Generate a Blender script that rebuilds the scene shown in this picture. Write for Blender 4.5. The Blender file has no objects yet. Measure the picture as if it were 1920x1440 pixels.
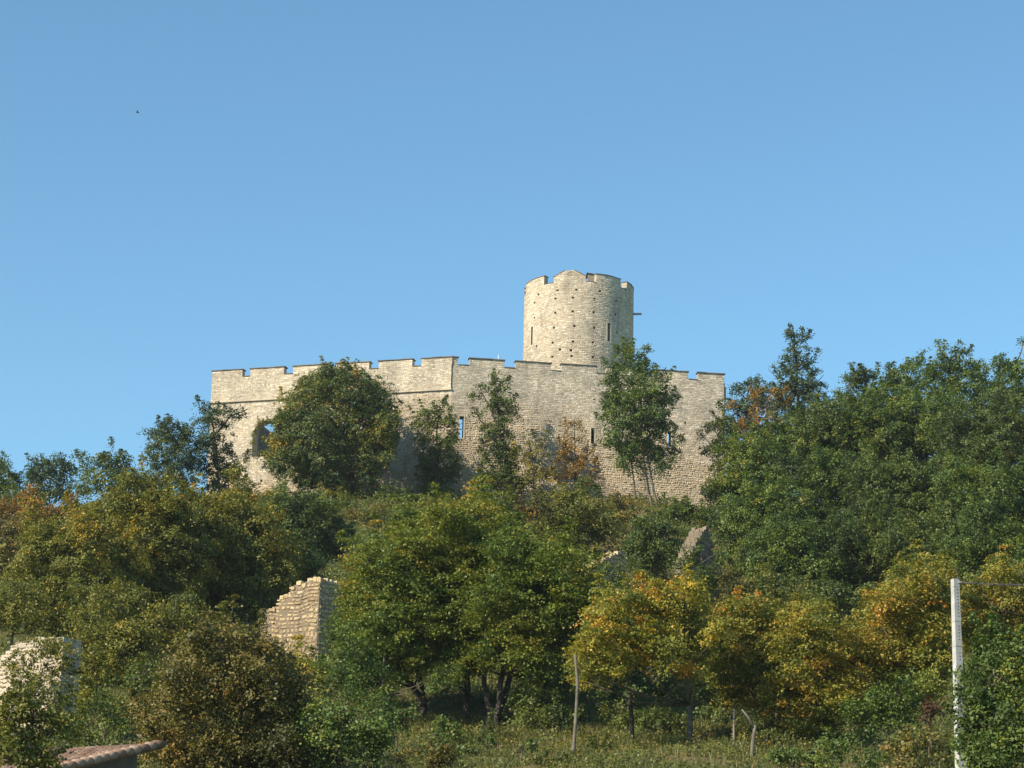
import bpy, math, random
import numpy as np
from math import sin, cos, tan, radians, pi, sqrt, atan2
from mathutils import Matrix, Vector

# ------------------------------------------------------------------ camera
F = 4500.0; PITCH = radians(15.5); ROLL = .025; CAM = np.array([0., 0., 1.7])
fw = np.array([0, cos(PITCH), sin(PITCH)]); u0_ = np.array([0, -sin(PITCH), cos(PITCH)]); r0_ = np.array([1., 0, 0])
rt = cos(ROLL)*r0_ + sin(ROLL)*u0_; up = cos(ROLL)*u0_ - sin(ROLL)*r0_
sc = bpy.context.scene
cd = bpy.data.cameras.new('camera'); cam = bpy.data.objects.new('camera', cd); sc.collection.objects.link(cam)
cd.sensor_width = 36; cd.lens = 36*F/1920; cd.clip_start = 1; cd.clip_end = 9000
m = Matrix.Identity(4)
for i in range(3):
    m[i][0] = rt[i]; m[i][1] = up[i]; m[i][2] = -fw[i]; m[i][3] = CAM[i]
cam.matrix_world = m
sc.camera = cam

# ------------------------------------------------------------------ light
SUN_AZ, SUN_EL = 55, 34                     # degrees left of straight behind the camera, height
w = bpy.data.worlds.new('World'); sc.world = w; w.use_nodes = True
nt = w.node_tree; nt.nodes.clear()
sky = nt.nodes.new('ShaderNodeTexSky'); sky.sky_type = 'NISHITA'; sky.sun_disc = False
sky.sun_elevation = radians(SUN_EL); sky.sun_rotation = radians(180+SUN_AZ)
sky.altitude = 0; sky.air_density = 1.0; sky.dust_density = 0.0; sky.ozone_density = 2.6
bg = nt.nodes.new('ShaderNodeBackground'); bg.inputs[1].default_value = .12
tintn = nt.nodes.new('ShaderNodeMix'); tintn.data_type = 'RGBA'; tintn.blend_type = 'MULTIPLY'
tintn.inputs[0].default_value = 1; tintn.inputs[7].default_value = (.70, .918, .895, 1)
wo = nt.nodes.new('ShaderNodeOutputWorld')
nt.links.new(sky.outputs[0], tintn.inputs[6]); nt.links.new(tintn.outputs[2], bg.inputs[0]); nt.links.new(bg.outputs[0], wo.inputs[0])
sl = bpy.data.lights.new('sun', 'SUN'); sl.energy = 4.6; sl.angle = radians(.5); sl.color = (1, .86, .66)
so = bpy.data.objects.new('sun', sl); sc.collection.objects.link(so)
sdir = Vector((-sin(radians(SUN_AZ))*cos(radians(SUN_EL)), -cos(radians(SUN_AZ))*cos(radians(SUN_EL)), sin(radians(SUN_EL))))
so.rotation_euler = sdir.to_track_quat('Z', 'Y').to_euler(); so.location = (-60, -40, 60)
sc.view_settings.view_transform = 'Standard'; sc.view_settings.look = 'None'
sc.view_settings.exposure = .78; sc.view_settings.gamma = 1

# ------------------------------------------------------------------ helpers
def ray(px, py): return fw*F + rt*(px-960) + up*(720-py)
def at(px, py, Y):
    d = ray(px, py); return CAM + d*(Y/d[1])
def zrow(py, Y): return at(960, py, Y)[2]
PROF = [(-200, -.5), (0, 0), (30, .6), (45, 4.0), (58, zrow(1560, 58)), (75, zrow(1442, 75)), (90, zrow(1392, 90)), (100, zrow(1345, 100)),
        (112, zrow(1290, 112)), (130, zrow(1195, 130)), (150, zrow(1085, 150)), (165, zrow(1008, 165)),
        (178, zrow(958, 178)), (187, zrow(938, 187)), (198, zrow(925, 190)), (215, zrow(925, 190)-1), (260, 30), (330, 12), (3000, -20), (9000, -60)]
PX = np.array([p[0] for p in PROF]); PZ = np.array([p[1] for p in PROF])
def hgt(x, y):
    x = np.asarray(x, float); y = np.asarray(y, float)
    z = sum(np.interp(y+d, PX, PZ) for d in (-5, -2.5, 0, 2.5, 5))/5
    far = np.clip((y-95)/90, 0, 1)
    z = z - far*np.clip((-x-22)/25, 0, 3)**1.2*4.0 + far*np.clip((x-18)/20, 0, 1)*1.5 - far*np.clip((x-60)/40, 0, 4)*6
    z = z + .35*np.sin(x*.31+1.3*np.sin(y*.13))*np.clip(y/60, 0, 1) + .18*np.sin(x*.9+y*.7)*np.clip(y/60, 0, 1)
    return z
def ground(x, y): return float(hgt(x, y))

def tag(o, label=None, cat=None, group=None, kind=None):
    if label: o['label'] = label
    if cat: o['category'] = cat
    if group: o['group'] = group
    if kind: o['kind'] = kind
    return o
def empty(name, loc, label, cat, group=None):
    o = bpy.data.objects.new(name, None); sc.collection.objects.link(o); o.location = loc; o.empty_display_size = .3
    return tag(o, label, cat, group)
def mesh_obj(name, verts, faces, mats, parent=None, midx=None, attrs=None, smooth=False):
    """verts in world space; stored relative to the parent's location"""
    me = bpy.data.meshes.new(name)
    v = np.asarray(verts, np.float64).reshape(-1, 3)
    if parent is not None: v = v - np.array(parent.location)
    if isinstance(faces, np.ndarray):
        k = faces.shape[1]; nf = len(faces)
        me.vertices.add(len(v)); me.vertices.foreach_set('co', v.astype(np.float32).ravel())
        me.loops.add(nf*k); me.loops.foreach_set('vertex_index', faces.astype(np.int32).ravel())
        me.polygons.add(nf); me.polygons.foreach_set('loop_start', np.arange(0, nf*k, k, dtype=np.int32))
        me.polygons.foreach_set('loop_total', np.full(nf, k, np.int32))
    else:
        me.from_pydata([tuple(p) for p in v], [], faces)
    for mm in (mats if isinstance(mats, (list, tuple)) else [mats]): me.materials.append(mm)
    if midx is not None: me.polygons.foreach_set('material_index', np.asarray(midx, np.int32))
    if attrs:
        for an, av in attrs.items():
            a = me.attributes.new(an, 'FLOAT', 'POINT'); a.data.foreach_set('value', np.asarray(av, np.float32))
    if smooth: me.polygons.foreach_set('use_smooth', np.ones(len(me.polygons), bool))
    me.update(calc_edges=True); me.validate()
    o = bpy.data.objects.new(name, me); sc.collection.objects.link(o)
    if parent is not None: o.parent = parent
    return o
class MB:
    def __init__(s): s.v = []; s.f = []; s.m = []; s.t = []; s.q = []
    def add(s, vs, fs, m=0, t=.5, q=0.):
        b = len(s.v); s.v += [tuple(p) for p in vs]; s.f += [tuple(i+b for i in f) for f in fs]
        s.m += [m]*len(fs); s.t += [t]*len(vs); s.q += [q]*len(vs)
    def box(s, o, a, b, c, m=0, t=.5, q=0.):      # origin corner and three edge vectors
        o, a, b, c = map(np.array, (o, a, b, c))
        vs = [o, o+a, o+a+b, o+b, o+c, o+a+c, o+a+b+c, o+b+c]
        fs = [(0, 3, 2, 1), (4, 5, 6, 7), (0, 1, 5, 4), (1, 2, 6, 5), (2, 3, 7, 6), (3, 0, 4, 7)]
        if np.dot(np.cross(a, b), c) < 0: fs = [f[::-1] for f in fs]
        s.add(vs, fs, m, t, q)
    def tube(s, pts, rad, n=8, m=0, t=.5, cap=True):
        pts = [np.array(p, float) for p in pts]
        vs = []; fs = []
        for i, p in enumerate(pts):
            d = pts[min(i+1, len(pts)-1)]-pts[max(i-1, 0)]; d = d/(np.linalg.norm(d)+1e-9)
            a = np.cross(d, [0, 0, 1.]) if abs(d[2]) < .9 else np.cross(d, [1., 0, 0])
            a /= np.linalg.norm(a); b = np.cross(d, a)
            rr = rad[i] if hasattr(rad, '__len__') else rad
            for k in range(n):
                an = 2*pi*k/n; vs.append(p+rr*(cos(an)*a+sin(an)*b))
        for i in range(len(pts)-1):
            for k in range(n):
                fs.append((i*n+k, i*n+(k+1) % n, (i+1)*n+(k+1) % n, (i+1)*n+k))
        if cap: fs.append(tuple(range(n))[::-1]); fs.append(tuple((len(pts)-1)*n+k for k in range(n)))
        s.add(vs, fs, m, t)
    def build(s, name, mats, parent=None, smooth=False):
        return mesh_obj(name, s.v, s.f, mats, parent, s.m, {'tint': s.t, 'rough': s.q}, smooth)

# ------------------------------------------------------------------ materials
def newmat(name):
    mt = bpy.data.materials.new(name); mt.use_nodes = True; n = mt.node_tree; n.nodes.clear()
    return mt, n
def N(n, t, **kw):
    nd = n.nodes.new(t)
    for k, v in kw.items(): setattr(nd, k, v)
    return nd
def ramp(n, fac, stops):
    r = N(n, 'ShaderNodeValToRGB'); cr = r.color_ramp
    while len(cr.elements) < len(stops): cr.elements.new(.5)
    for e, (p, c) in zip(cr.elements, stops): e.position = p; e.color = (*c, 1)
    n.links.new(fac, r.inputs[0]); return r.outputs[0]
def noise(n, scale, detail=4, coord='Object', rough=.6):
    tc = N(n, 'ShaderNodeTexCoord'); no = N(n, 'ShaderNodeTexNoise')
    no.inputs['Scale'].default_value = scale; no.inputs['Detail'].default_value = detail; no.inputs['Roughness'].default_value = rough
    n.links.new(tc.outputs[coord], no.inputs['Vector']); return no.outputs[0]
def mixc(n, a, b, fac, mode='MIX'):
    x = N(n, 'ShaderNodeMix', data_type='RGBA', blend_type=mode)
    for s, v in ((x.inputs[0], fac), (x.inputs[6], a), (x.inputs[7], b)):
        if hasattr(v, 'links') or hasattr(v, 'is_linked'): n.links.new(v, s)
        elif isinstance(v, (int, float)): s.default_value = v
        else: s.default_value = (*v, 1)
    return x.outputs[2]
def attr(n, name): a = N(n, 'ShaderNodeAttribute'); a.attribute_name = name; return a.outputs['Fac']
def finish(n, col, rough=.9, spec=.2, bump=None, bdist=.02, bstr=.6):
    p = N(n, 'ShaderNodeBsdfPrincipled')
    if hasattr(col, 'is_linked'): n.links.new(col, p.inputs['Base Color'])
    else: p.inputs['Base Color'].default_value = (*col, 1)
    p.inputs['Roughness'].default_value = rough; p.inputs['Specular IOR Level'].default_value = spec
    if bump is not None:
        b = N(n, 'ShaderNodeBump'); b.inputs['Distance'].default_value = bdist; b.inputs['Strength'].default_value = bstr
        n.links.new(bump, b.inputs['Height']); n.links.new(b.outputs[0], p.inputs['Normal'])
    o = N(n, 'ShaderNodeOutputMaterial'); n.links.new(p.outputs[0], o.inputs[0]); return p

def foliage(name, stops, trans=.3):
    mt, n = newmat(name)
    c = ramp(n, attr(n, 'tint'), stops)
    c = mixc(n, c, (1.85, 1.75, 1.6) if name in ('leaves_yellow', 'leaves_yellow_olive') else (1.5, 1.5, 1.6) if name == 'leaves_orange' else (1.62, 1.6, 1.5) if name in ('leaves_maple', 'leaves_brown_olive') else (1.78, 1.56, 1.45), 1., 'MULTIPLY')
    p = N(n, 'ShaderNodeBsdfPrincipled'); n.links.new(c, p.inputs['Base Color'])
    p.inputs['Roughness'].default_value = .5; p.inputs['Specular IOR Level'].default_value = .32
    tr = N(n, 'ShaderNodeBsdfTranslucent'); c2 = mixc(n, c, (1.0, 1.0, .45), 1., 'MULTIPLY'); n.links.new(c2, tr.inputs[0])
    mx = N(n, 'ShaderNodeMixShader'); mx.inputs[0].default_value = trans
    n.links.new(p.outputs[0], mx.inputs[1]); n.links.new(tr.outputs[0], mx.inputs[2])
    o = N(n, 'ShaderNodeOutputMaterial'); n.links.new(mx.outputs[0], o.inputs[0]); return mt
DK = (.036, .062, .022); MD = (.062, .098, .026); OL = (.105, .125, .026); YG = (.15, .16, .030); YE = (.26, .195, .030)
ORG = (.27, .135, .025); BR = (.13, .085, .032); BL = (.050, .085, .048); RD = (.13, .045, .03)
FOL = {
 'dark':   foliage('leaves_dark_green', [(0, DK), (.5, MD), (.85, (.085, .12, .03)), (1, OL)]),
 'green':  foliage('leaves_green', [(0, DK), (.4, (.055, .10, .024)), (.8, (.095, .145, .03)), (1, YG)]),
 'wall':   foliage('leaves_green_yellow_tips', [(0, DK), (.45, MD), (.72, (.10, .12, .028)), (.9, YG), (1, YE)]),
 'blue':   foliage('leaves_blue_green', [(0, (.032, .06, .035)), (.5, BL), (.9, (.075, .11, .05)), (1, OL)]),
 'olive':  foliage('leaves_olive', [(0, (.045, .065, .018)), (.4, OL), (.75, (.13, .14, .028)), (.93, YG), (1, YE)]),
 'maple':  foliage('leaves_maple', [(0, (.048, .08, .018)), (.45, (.095, .125, .022)), (.8, (.145, .15, .026)), (.95, (.23, .16, .03)), (1, YE)]),
 'yellow': foliage('leaves_yellow', [(0, (.07, .09, .02)), (.35, (.135, .145, .026)), (.65, (.20, .18, .03)), (.88, (.30, .22, .03)), (1, (.34, .17, .03))]),
 'yolive': foliage('leaves_yellow_olive', [(0, (.065, .085, .02)), (.4, (.14, .145, .026)), (.75, (.18, .155, .03)), (.95, (.24, .16, .03)), (1, ORG)]),
 'brown':  foliage('leaves_brown_olive', [(0, (.05, .055, .02)), (.4, (.10, .09, .026)), (.75, (.115, .10, .03)), (.95, (.155, .115, .03)), (1, (.20, .12, .03))]),
 'orange': foliage('leaves_orange', [(0, (.10, .085, .025)), (.4, (.18, .115, .028)), (1, (.30, .14, .025))]),
 'tan': foliage('leaves_tan', [(0, (.12, .10, .04)), (.5, (.20, .15, .055)), (1, (.32, .19, .055))]),
 'red':    foliage('leaves_red_brown', [(0, (.04, .028, .018)), (1, (.10, .045, .028))]),
 'under':  foliage('leaves_undergrowth', [(0, DK), (.4, (.075, .10, .026)), (.75, (.12, .12, .03)), (1, (.17, .13, .04))]),
 'grass':  foliage('blades_grass', [(0, (.035, .055, .016)), (.4, (.065, .085, .024)), (.75, (.10, .10, .035)), (1, (.17, .14, .07))], .2),
}
def stone_mat(name, a, b, c, dark=.55, warm=(.98, .90, .77)):
    mt, n = newmat(name)
    col = ramp(n, attr(n, 'tint'), [(0, tuple(k*1.06 for k in a)), (.5, tuple(k*1.06 for k in b)), (1, tuple(min(k*1.06,.82) for k in c))])
    col = mixc(n, col, mixc(n, col, warm, 1., 'MULTIPLY'), attr(n, 'rough'))
    big = ramp(n, noise(n, .35, 5), [(.38, (.80, .80, .80)), (.62, (1.04, 1.03, 1.0))])
    col = mixc(n, col, big, 1., 'MULTIPLY')
    tcs = N(n, 'ShaderNodeTexCoord'); mp = N(n, 'ShaderNodeMapping'); mp.inputs['Scale'].default_value = (1.6, 1.6, .22)
    ns = N(n, 'ShaderNodeTexNoise'); ns.inputs['Scale'].default_value = 1.0; ns.inputs['Detail'].default_value = 6; ns.inputs['Roughness'].default_value = .7
    n.links.new(tcs.outputs['Object'], mp.inputs['Vector']); n.links.new(mp.outputs[0], ns.inputs['Vector'])
    col = mixc(n, col, ramp(n, ns.outputs[0], [(.34, (.78, .77, .76)), (.48, (1, 1, 1)), (.7, (1.05, 1.03, 1.0))]), 1., 'MULTIPLY')
    fine = ramp(n, noise(n, 9, 5, rough=.75), [(.3, (dark, dark, dark)), (.5, (1, 1, 1))])
    col = mixc(n, col, fine, .5, 'MULTIPLY')
    finish(n, col, .95, .12, noise(n, 14, 5), .03, .7); return mt
M_STONE = stone_mat('limestone', (.37, .31, .235), (.53, .46, .365), (.72, .655, .55))
M_MORTAR = stone_mat('lime_mortar', (.40, .35, .28), (.43, .38, .30), (.46, .40, .32), .8)
M_GREY = stone_mat('grey_rubble', (.15, .135, .12), (.26, .235, .20), (.42, .385, .33))
M_DARKJ = stone_mat('earthy_joint', (.19, .155, .115), (.22, .18, .135), (.26, .21, .16))
M_WARM = stone_mat('warm_rubble', (.33, .27, .19), (.47, .40, .29), (.60, .53, .41))
M_PALE = stone_mat('pale_rock', (.36, .31, .25), (.50, .44, .36), (.66, .60, .52))
M_CAP = stone_mat('coping_slate', (.13, .11, .095), (.17, .145, .12), (.22, .19, .16))
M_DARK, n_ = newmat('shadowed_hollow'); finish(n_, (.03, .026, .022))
def plain(name, c, rough=.8, nz=None, var=.25, spec=.3):
    mt, n = newmat(name)
    f = noise(n, nz or 4, 4)
    col = ramp(n, f, [(.3, tuple(k*(1-var) for k in c)), (.7, tuple(min(1, k*(1+var)) for k in c))])
    finish(n, col, rough, spec, f, .01, .3); return mt
M_BARK = plain('bark_grey_brown', (.10, .08, .06), nz=6, var=.45)
M_BARKL = plain('bark_pale', (.14, .125, .095), nz=6, var=.35)
M_BARKD = plain('bark_dark', (.045, .038, .03), nz=6, var=.4)
M_CONC = plain('pale_concrete', (.40, .395, .38), nz=5, var=.16)
M_WIRE = plain('black_cable', (.05, .05, .055), .6)
M_METAL = plain('galvanised_metal', (.35, .36, .36), .45)
M_TILE = stone_mat('terracotta', (.15, .10, .08), (.24, .155, .115), (.36, .27, .21), .6)
M_RENDER = plain('old_render', (.13, .11, .09), nz=2)
M_PIPE = plain('dark_green_pipe', (.05, .07, .06), .5)
M_SLATE = plain('dark_roof', (.07, .06, .06), .8)
M_WHITE = plain('white_paint', (.8, .8, .8), .5, var=.03)
M_WOOD = plain('weathered_wood', (.22, .18, .13), nz=8)

# ------------------------------------------------------------------ terrain
def grid_ground():
    xs = np.concatenate([[-2500, -900, -400, -200, -120], np.arange(-80, 81, 1.0), [120, 200, 400, 900, 2500]])
    ys = np.concatenate([[-900, -300, -100, -40], np.arange(0, 50, 2.5), np.arange(50, 212, 1.0), [220, 240, 260, 290, 330, 400, 700, 1500, 2500]])
    X, Y = np.meshgrid(xs, ys); Z = hgt(X, Y)
    rng = np.random.default_rng(3); Z = Z + rng.normal(0, .05, Z.shape)*(Y > 60)*(Y < 200)
    v = np.stack([X, Y, Z], -1).reshape(-1, 3); nx = len(xs)
    i, j = np.meshgrid(np.arange(nx-1), np.arange(len(ys)-1)); a = (j*nx+i).ravel()
    f = np.stack([a, a+1, a+nx+1, a+nx], 1)
    mt, n = newmat('hillside_earth_and_grass')
    g = ramp(n, noise(n, .35, 6), [(.35, (.045, .075, .022)), (.5, (.085, .10, .03)), (.6, (.15, .115, .06)), (.72, (.24, .18, .11))])
    fine = ramp(n, noise(n, 5, 5), [(.3, (.55, .55, .5)), (.7, (1.2, 1.15, 1.05))])
    finish(n, mixc(n, g, fine, 1., 'MULTIPLY'), .95, .1, noise(n, 6, 5), .12, .8)
    global GMIN; GMIN = float(v[:, 2].min())
    o = mesh_obj('ground', v, f, mt, smooth=True); tag(o, kind='structure')
grid_ground()

# ------------------------------------------------------------------ masonry
def lin_map(P0, P1, flip=1):
    P0 = np.array(P0[:2], float); P1 = np.array(P1[:2], float); L = np.linalg.norm(P1-P0); t = (P1-P0)/L
    nrm = np.array([t[1], -t[0]])*flip        # outward (towards -Y when P1 is to the right)
    return (lambda u, z, d: np.array([*(P0+t*u+nrm*d), z])), L
def cyl_map(cx, cy, R):                        # u = arc length from the point facing the camera
    def f(u, z, d):
        a = u/R; return np.array([cx+(R+d)*sin(a), cy-(R+d)*cos(a), z])
    return f
def core(mb, fmap, u0, u1, z0, z1, th, holes=(), du=2.0, m=0, top=True):
    us = {u0, u1}; zs = {z0, z1}
    for k in range(1, int((u1-u0)/du)+1): us.add(u0+k*(u1-u0)/(int((u1-u0)/du)+1))
    for h in holes: us |= {h[0], h[1]}; zs |= {h[2], h[3]}
    us = sorted(x for x in us if u0-1e-6 <= x <= u1+1e-6); zs = sorted(x for x in zs if z0-1e-6 <= x <= z1+1e-6)
    def hole(i, j):
        if i < 0 or j < 0 or i >= len(us)-1 or j >= len(zs)-1: return None
        uc = (us[i]+us[i+1])/2; zc = (zs[j]+zs[j+1])/2
        for h in holes:
            if h[0] < uc < h[1] and h[2] < zc < h[3]: return h
        return None
    def q(pts, mm=m): mb.add(pts, [(0, 1, 2, 3)], mm, .5, 0)
    for i in range(len(us)-1):
        for j in range(len(zs)-1):
            a, b, c, d = us[i], us[i+1], zs[j], zs[j+1]
            h = hole(i, j); dep = 0 if h is None else (h[4] if h[4] else th)
            if h is None: q([fmap(a, c, 0), fmap(b, c, 0), fmap(b, d, 0), fmap(a, d, 0)])
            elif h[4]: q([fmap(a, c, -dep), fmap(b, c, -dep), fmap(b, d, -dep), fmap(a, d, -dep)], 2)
            if h is None or h[4]: q([fmap(b, c, -th), fmap(a, c, -th), fmap(a, d, -th), fmap(b, d, -th)])
            if h is not None:
                if hole(i-1, j) is None: q([fmap(a, c, 0), fmap(a, c, -dep), fmap(a, d, -dep), fmap(a, d, 0)])
                if hole(i+1, j) is None: q([fmap(b, c, -dep), fmap(b, c, 0), fmap(b, d, 0), fmap(b, d, -dep)])
                if hole(i, j-1) is None: q([fmap(a, c, 0), fmap(b, c, 0), fmap(b, c, -dep), fmap(a, c, -dep)])
                if hole(i, j+1) is None: q([fmap(a, d, -dep), fmap(b, d, -dep), fmap(b, d, 0), fmap(a, d, 0)])
    for i in range(len(us)-1):
        a, b = us[i], us[i+1]
        if top: q([fmap(a, z1, 0), fmap(b, z1, 0), fmap(b, z1, -th), fmap(a, z1, -th)])
    for e, s in ((u0, 0), (u1, 1)):
        p = [fmap(e, z0, 0), fmap(e, z1, 0), fmap(e, z1, -th), fmap(e, z0, -th)]
        q(p if s else p[::-1])
def stones(mb, fmap, u0, u1, z0, z1, rng, holes=(), rough=lambda u, z: 0., m=1, size=1., topf=None, d0=0., edge=0.):
    """courses of separate irregular blocks standing proud of the joint"""
    fm0 = fmap; wph = rng.uniform(0, 6.28, 4)
    def fmap(u, z, d):
        a = (.025+.03*rough(u, z))*min(1, max(0, (z1-z)/.5))*size
        return fm0(u, z+a*(sin(u*1.3+wph[0]+z*.8)+.7*sin(u*3.1+wph[1]-z*1.3)+.5*sin(u*5.3+wph[2])), d)
    z = z0
    while z < z1-.03:
        r = rough((u0+u1)/2, z)
        hrow = rng.uniform(.12, .20)*size*(1+.35*r)
        if z+hrow > z1-.05: hrow = z1-z
        zc = z+hrow/2
        iv = [(u0, u1)]
        for h in holes:
            if h[2]-.02 < zc < h[3]+.02:
                nv = []
                for a, b in iv:
                    if h[1] <= a or h[0] >= b: nv.append((a, b)); continue
                    if h[0]-a > .05: nv.append((a, h[0]))
                    if b-h[1] > .05: nv.append((h[1], b))
                iv = nv
        for a, b in iv:
            u = a
            while u < b-.02:
                wd = rng.choice([rng.uniform(.14, .28), rng.uniform(.25, .5)])*size
                if u+wd > b-.1*size: wd = b-u
                rr = rough(u+wd/2, zc)
                if topf is not None and z+hrow > topf(u+wd/2)+rng.uniform(-.04, .06): u += wd; continue
                if rr > .5 and rng.random() < .03: u += wd; continue
                j = .010+.018*rr; dp = d0+.008+rng.uniform(0, .012)+rr*rng.uniform(.0, .04)
                bz = min(.03, hrow*.22)*(.5+rr*.8)
                def jt(k=.013): return rng.uniform(-k, k)*(1+1.3*rr)
                A = [(u+j+jt(), z+j+jt(.008)), (u+wd-j+jt(), z+j+jt(.008)), (u+wd-j+jt(), z+hrow-j+jt(.008)), (u+j+jt(), z+hrow-j+jt(.008))]
                A = [(min(max(x, a), b), y) for x, y in A]
                cx = u+wd/2; cz = z+hrow/2
                B = [(x+(bz if x < cx else -bz), y+(bz if y < cz else -bz)) for x, y in A]
                vs = [fmap(x, y, -.01) for x, y in A]+[fmap(x, y, dp+rng.uniform(-.006, .006)*(1+rr*2)) for x, y in B]
                t = float(np.clip(rng.normal(.5, .25), 0, 1))
                mb.add(vs, [(4, 5, 6, 7), (0, 1, 5, 4), (1, 2, 6, 5), (2, 3, 7, 6), (3, 0, 4, 7)], m, t, rr)
                u += wd
        z += hrow

rng = np.random.default_rng(11)
A_ = (-25.37, 196.24); B_ = (-4.93, 190.0); C_ = (17.73, 193.10)
ZT = 56.54; ZS = ZT-.62; ZSTR = 53.80; ZB = 42.6
castle = empty('castle_wall', (-4.93, 190.0, 44.0), 'long pale stone castle wall with battlements on the hilltop in front of the round tower', 'wall')
fL, LL = lin_map(A_, B_); fR, LR = lin_map(B_, C_)
def proj_u(px, P0, P1, py=700):                   # wall coordinate u of the point seen at column px
    d = ray(px, py); t = np.array(P1)-np.array(P0)
    M_ = np.array([[d[0], -t[0]], [d[1], -t[1]]]); s = np.linalg.solve(M_, np.array(P0)); return s[1]*np.linalg.norm(t)
def proj_z(px, py, P0, P1):
    d = ray(px, py); t = np.array(P1)-np.array(P0)
    M_ = np.array([[d[0], -t[0]], [d[1], -t[1]]]); s = np.linalg.solve(M_, np.array(P0)); return 1.7+d[2]*s[0]
def hole_px(P0, P1, x0, x1, y0, y1, dep=None):
    ym = (y0+y1)/2
    return (proj_u(x0, P0, P1, ym), proj_u(x1, P0, P1, ym), proj_z(x0, y1, P0, P1), proj_z(x0, y0, P0, P1), dep)
TH = 1.1
hl = []
au0, au1 = proj_u(474, A_, B_, 820), proj_u(524, A_, B_, 820); az0 = proj_z(490, 857, A_, B_); az1 = proj_z(495, 789, A_, B_)
nst = 9; hw = (au1-au0)/2; sp = az1-hw*1.0; uc = (au0+au1)/2
hl.append((au0, au1, az0, sp, None))
for k in range(nst):
    za, zb = sp+(az1-sp)*k/nst, sp+(az1-sp)*(k+1)/nst
    ww = hw*sqrt(max(0, 1-((k+.5)/nst)**2))
    hl.append((uc-ww, uc+ww, za, zb, None))
hl.append(hole_px(A_, B_, 738.5, 746, 768, 805))
hl += [hole_px(A_, B_, x-2, x+2, y-3, y+2, .35) for x, y in ((490, 902), (527, 770), (664, 918), (690, 770))]
hr = [hole_px(B_, C_, 861, 869.5, 780, 821), hole_px(B_, C_, 1108, 1115, 802, 832, .9), hole_px(B_, C_, 1252, 1259, 808, 838)]
hr += [hole_px(B_, C_, x-1.8, x+1.8, y-2.5, y+1.5, .35) for x, y in ((998, 691), (1033, 695), (1285, 793), (944, 852), (1185, 910))]
def nz1(u, z, s): return sin(u*.9+s)+.6*sin(u*2.3+z*1.7+s*2)+.4*sin(z*3.1+u*.4)
def roughL(u, z):
    t = 47.2+.5*nz1(u, z, 1)
    if u > LL-4.2+.4*nz1(z, u, 2): t = 53.2+.4*nz1(u, z, 3)
    return 1. if z < t else 0.
def roughR(u, z):
    t = 51.5-.16*(u-5)+.5*nz1(u, z, 4)
    if 4 < u < 10: t = 52.0+.4*nz1(u, z, 4)
    return 1. if z < min(t, 53.2) else (.35 if z < t+1.1 else 0.)
mb = MB()
core(mb, fL, 0, LL-.02, ZB, ZSTR, TH, hl)
core(mb, fR, 0, LR, ZB, ZS, TH, hr)
stones(mb, fL, 0, LL, ZB, ZSTR-.01, rng, hl, roughL, size=.85)
stones(mb, fR, 0, LR, ZB, ZS-.01, rng, hr, roughR, size=.85)
# side and rear returns, seen only from aside
nl = (np.array(B_)-np.array(A_))/LL; pl = np.array([-nl[1], nl[0]]); nr = (np.array(C_)-np.array(B_))/LR; pr = np.array([-nr[1], nr[0]])
AL0 = np.array(A_)+pl*TH; AL1 = np.array(A_)+pl*11
CR0 = np.array(C_)+pr*TH; CR1 = np.array(C_)+pr*13
fS, LSd = lin_map(AL1, AL0); core(mb, fS, 0, LSd, ZB-1, ZSTR-2.0, .9); stones(mb, fS, 0, LSd, ZB-1, ZSTR-2.01, rng)
fS2, LSd2 = lin_map(CR0, CR1); core(mb, fS2, 0, LSd2, ZB-1, ZS-2.5, .9); stones(mb, fS2, 0, LSd2, ZB-1, ZS-2.51, rng)
fE, LE = lin_map(np.array(A_)+pl*TH, np.array(A_)); stones(mb, fE, 0, LE, ZB, ZSTR, rng)
fE2, LE2 = lin_map(np.array(C_), np.array(C_)+pr*TH); stones(mb, fE2, 0, LE2, ZB, ZS, rng)
mb.build('masonry', [M_MORTAR, M_STONE, M_DARK], castle)
# upper band of the left wall, corbelled out
PRJ = .11
A2 = np.array(A_)-pl*PRJ; B2 = np.array(B_)-pl*PRJ; fU, LU = lin_map(A2, B2)
mb = MB(); core(mb, fU, -.03, LU-.05, ZSTR, ZS, TH+PRJ); stones(mb, fU, -.03, LU-.03, ZSTR+.12, ZS-.01, rng, size=.85)
fE3, LE3 = lin_map(A2+pl*(TH+PRJ)-nl*.03, A2-nl*.03); stones(mb, fE3, 0, LE3, ZSTR, ZS, rng)
mb.build('upper_band', [M_MORTAR, M_STONE], castle)
mb = MB()
mb.box(fU(-.05, ZSTR-.05, .06), [*(nl*(LU+.05)), 0], [*(pl*(PRJ+.06-.003)), 0], [0, 0, .14], 0, .4)
mb.build('string_course', [M_STONE], castle)
def coping(fm, a, b, z, th, parent, ov=.09, h=.075, prof=None, name='coping'):
    c = MB(); n = max(1, int((b-a)/1.0)+1) if not prof else len(prof)-1
    us = [a-ov+(b-a+2*ov)*k/n for k in range(n+1)]
    for k in range(n):
        u, v = us[k]+.006, us[k+1]-.006
        zz = (z, z) if not prof else (z+prof[k], z+prof[k+1])
        P = [fm(u, zz[0]+.003, ov), fm(v, zz[1]+.003, ov), fm(v, zz[1]+.003, -th-ov), fm(u, zz[0]+.003, -th-ov)]
        Q = [p+np.array([0, 0, h+rng.uniform(-.02, .02)]) for p in P]; P = [p+np.array([0, 0, .02*rng.random()-.001]) for p in P]
        c.add(P+Q, [(0, 3, 2, 1), (4, 5, 6, 7), (0, 1, 5, 4), (1, 2, 6, 5), (2, 3, 7, 6), (3, 0, 4, 7)], 0, rng.random())
    return c.build(name, [M_CAP], parent)
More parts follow.
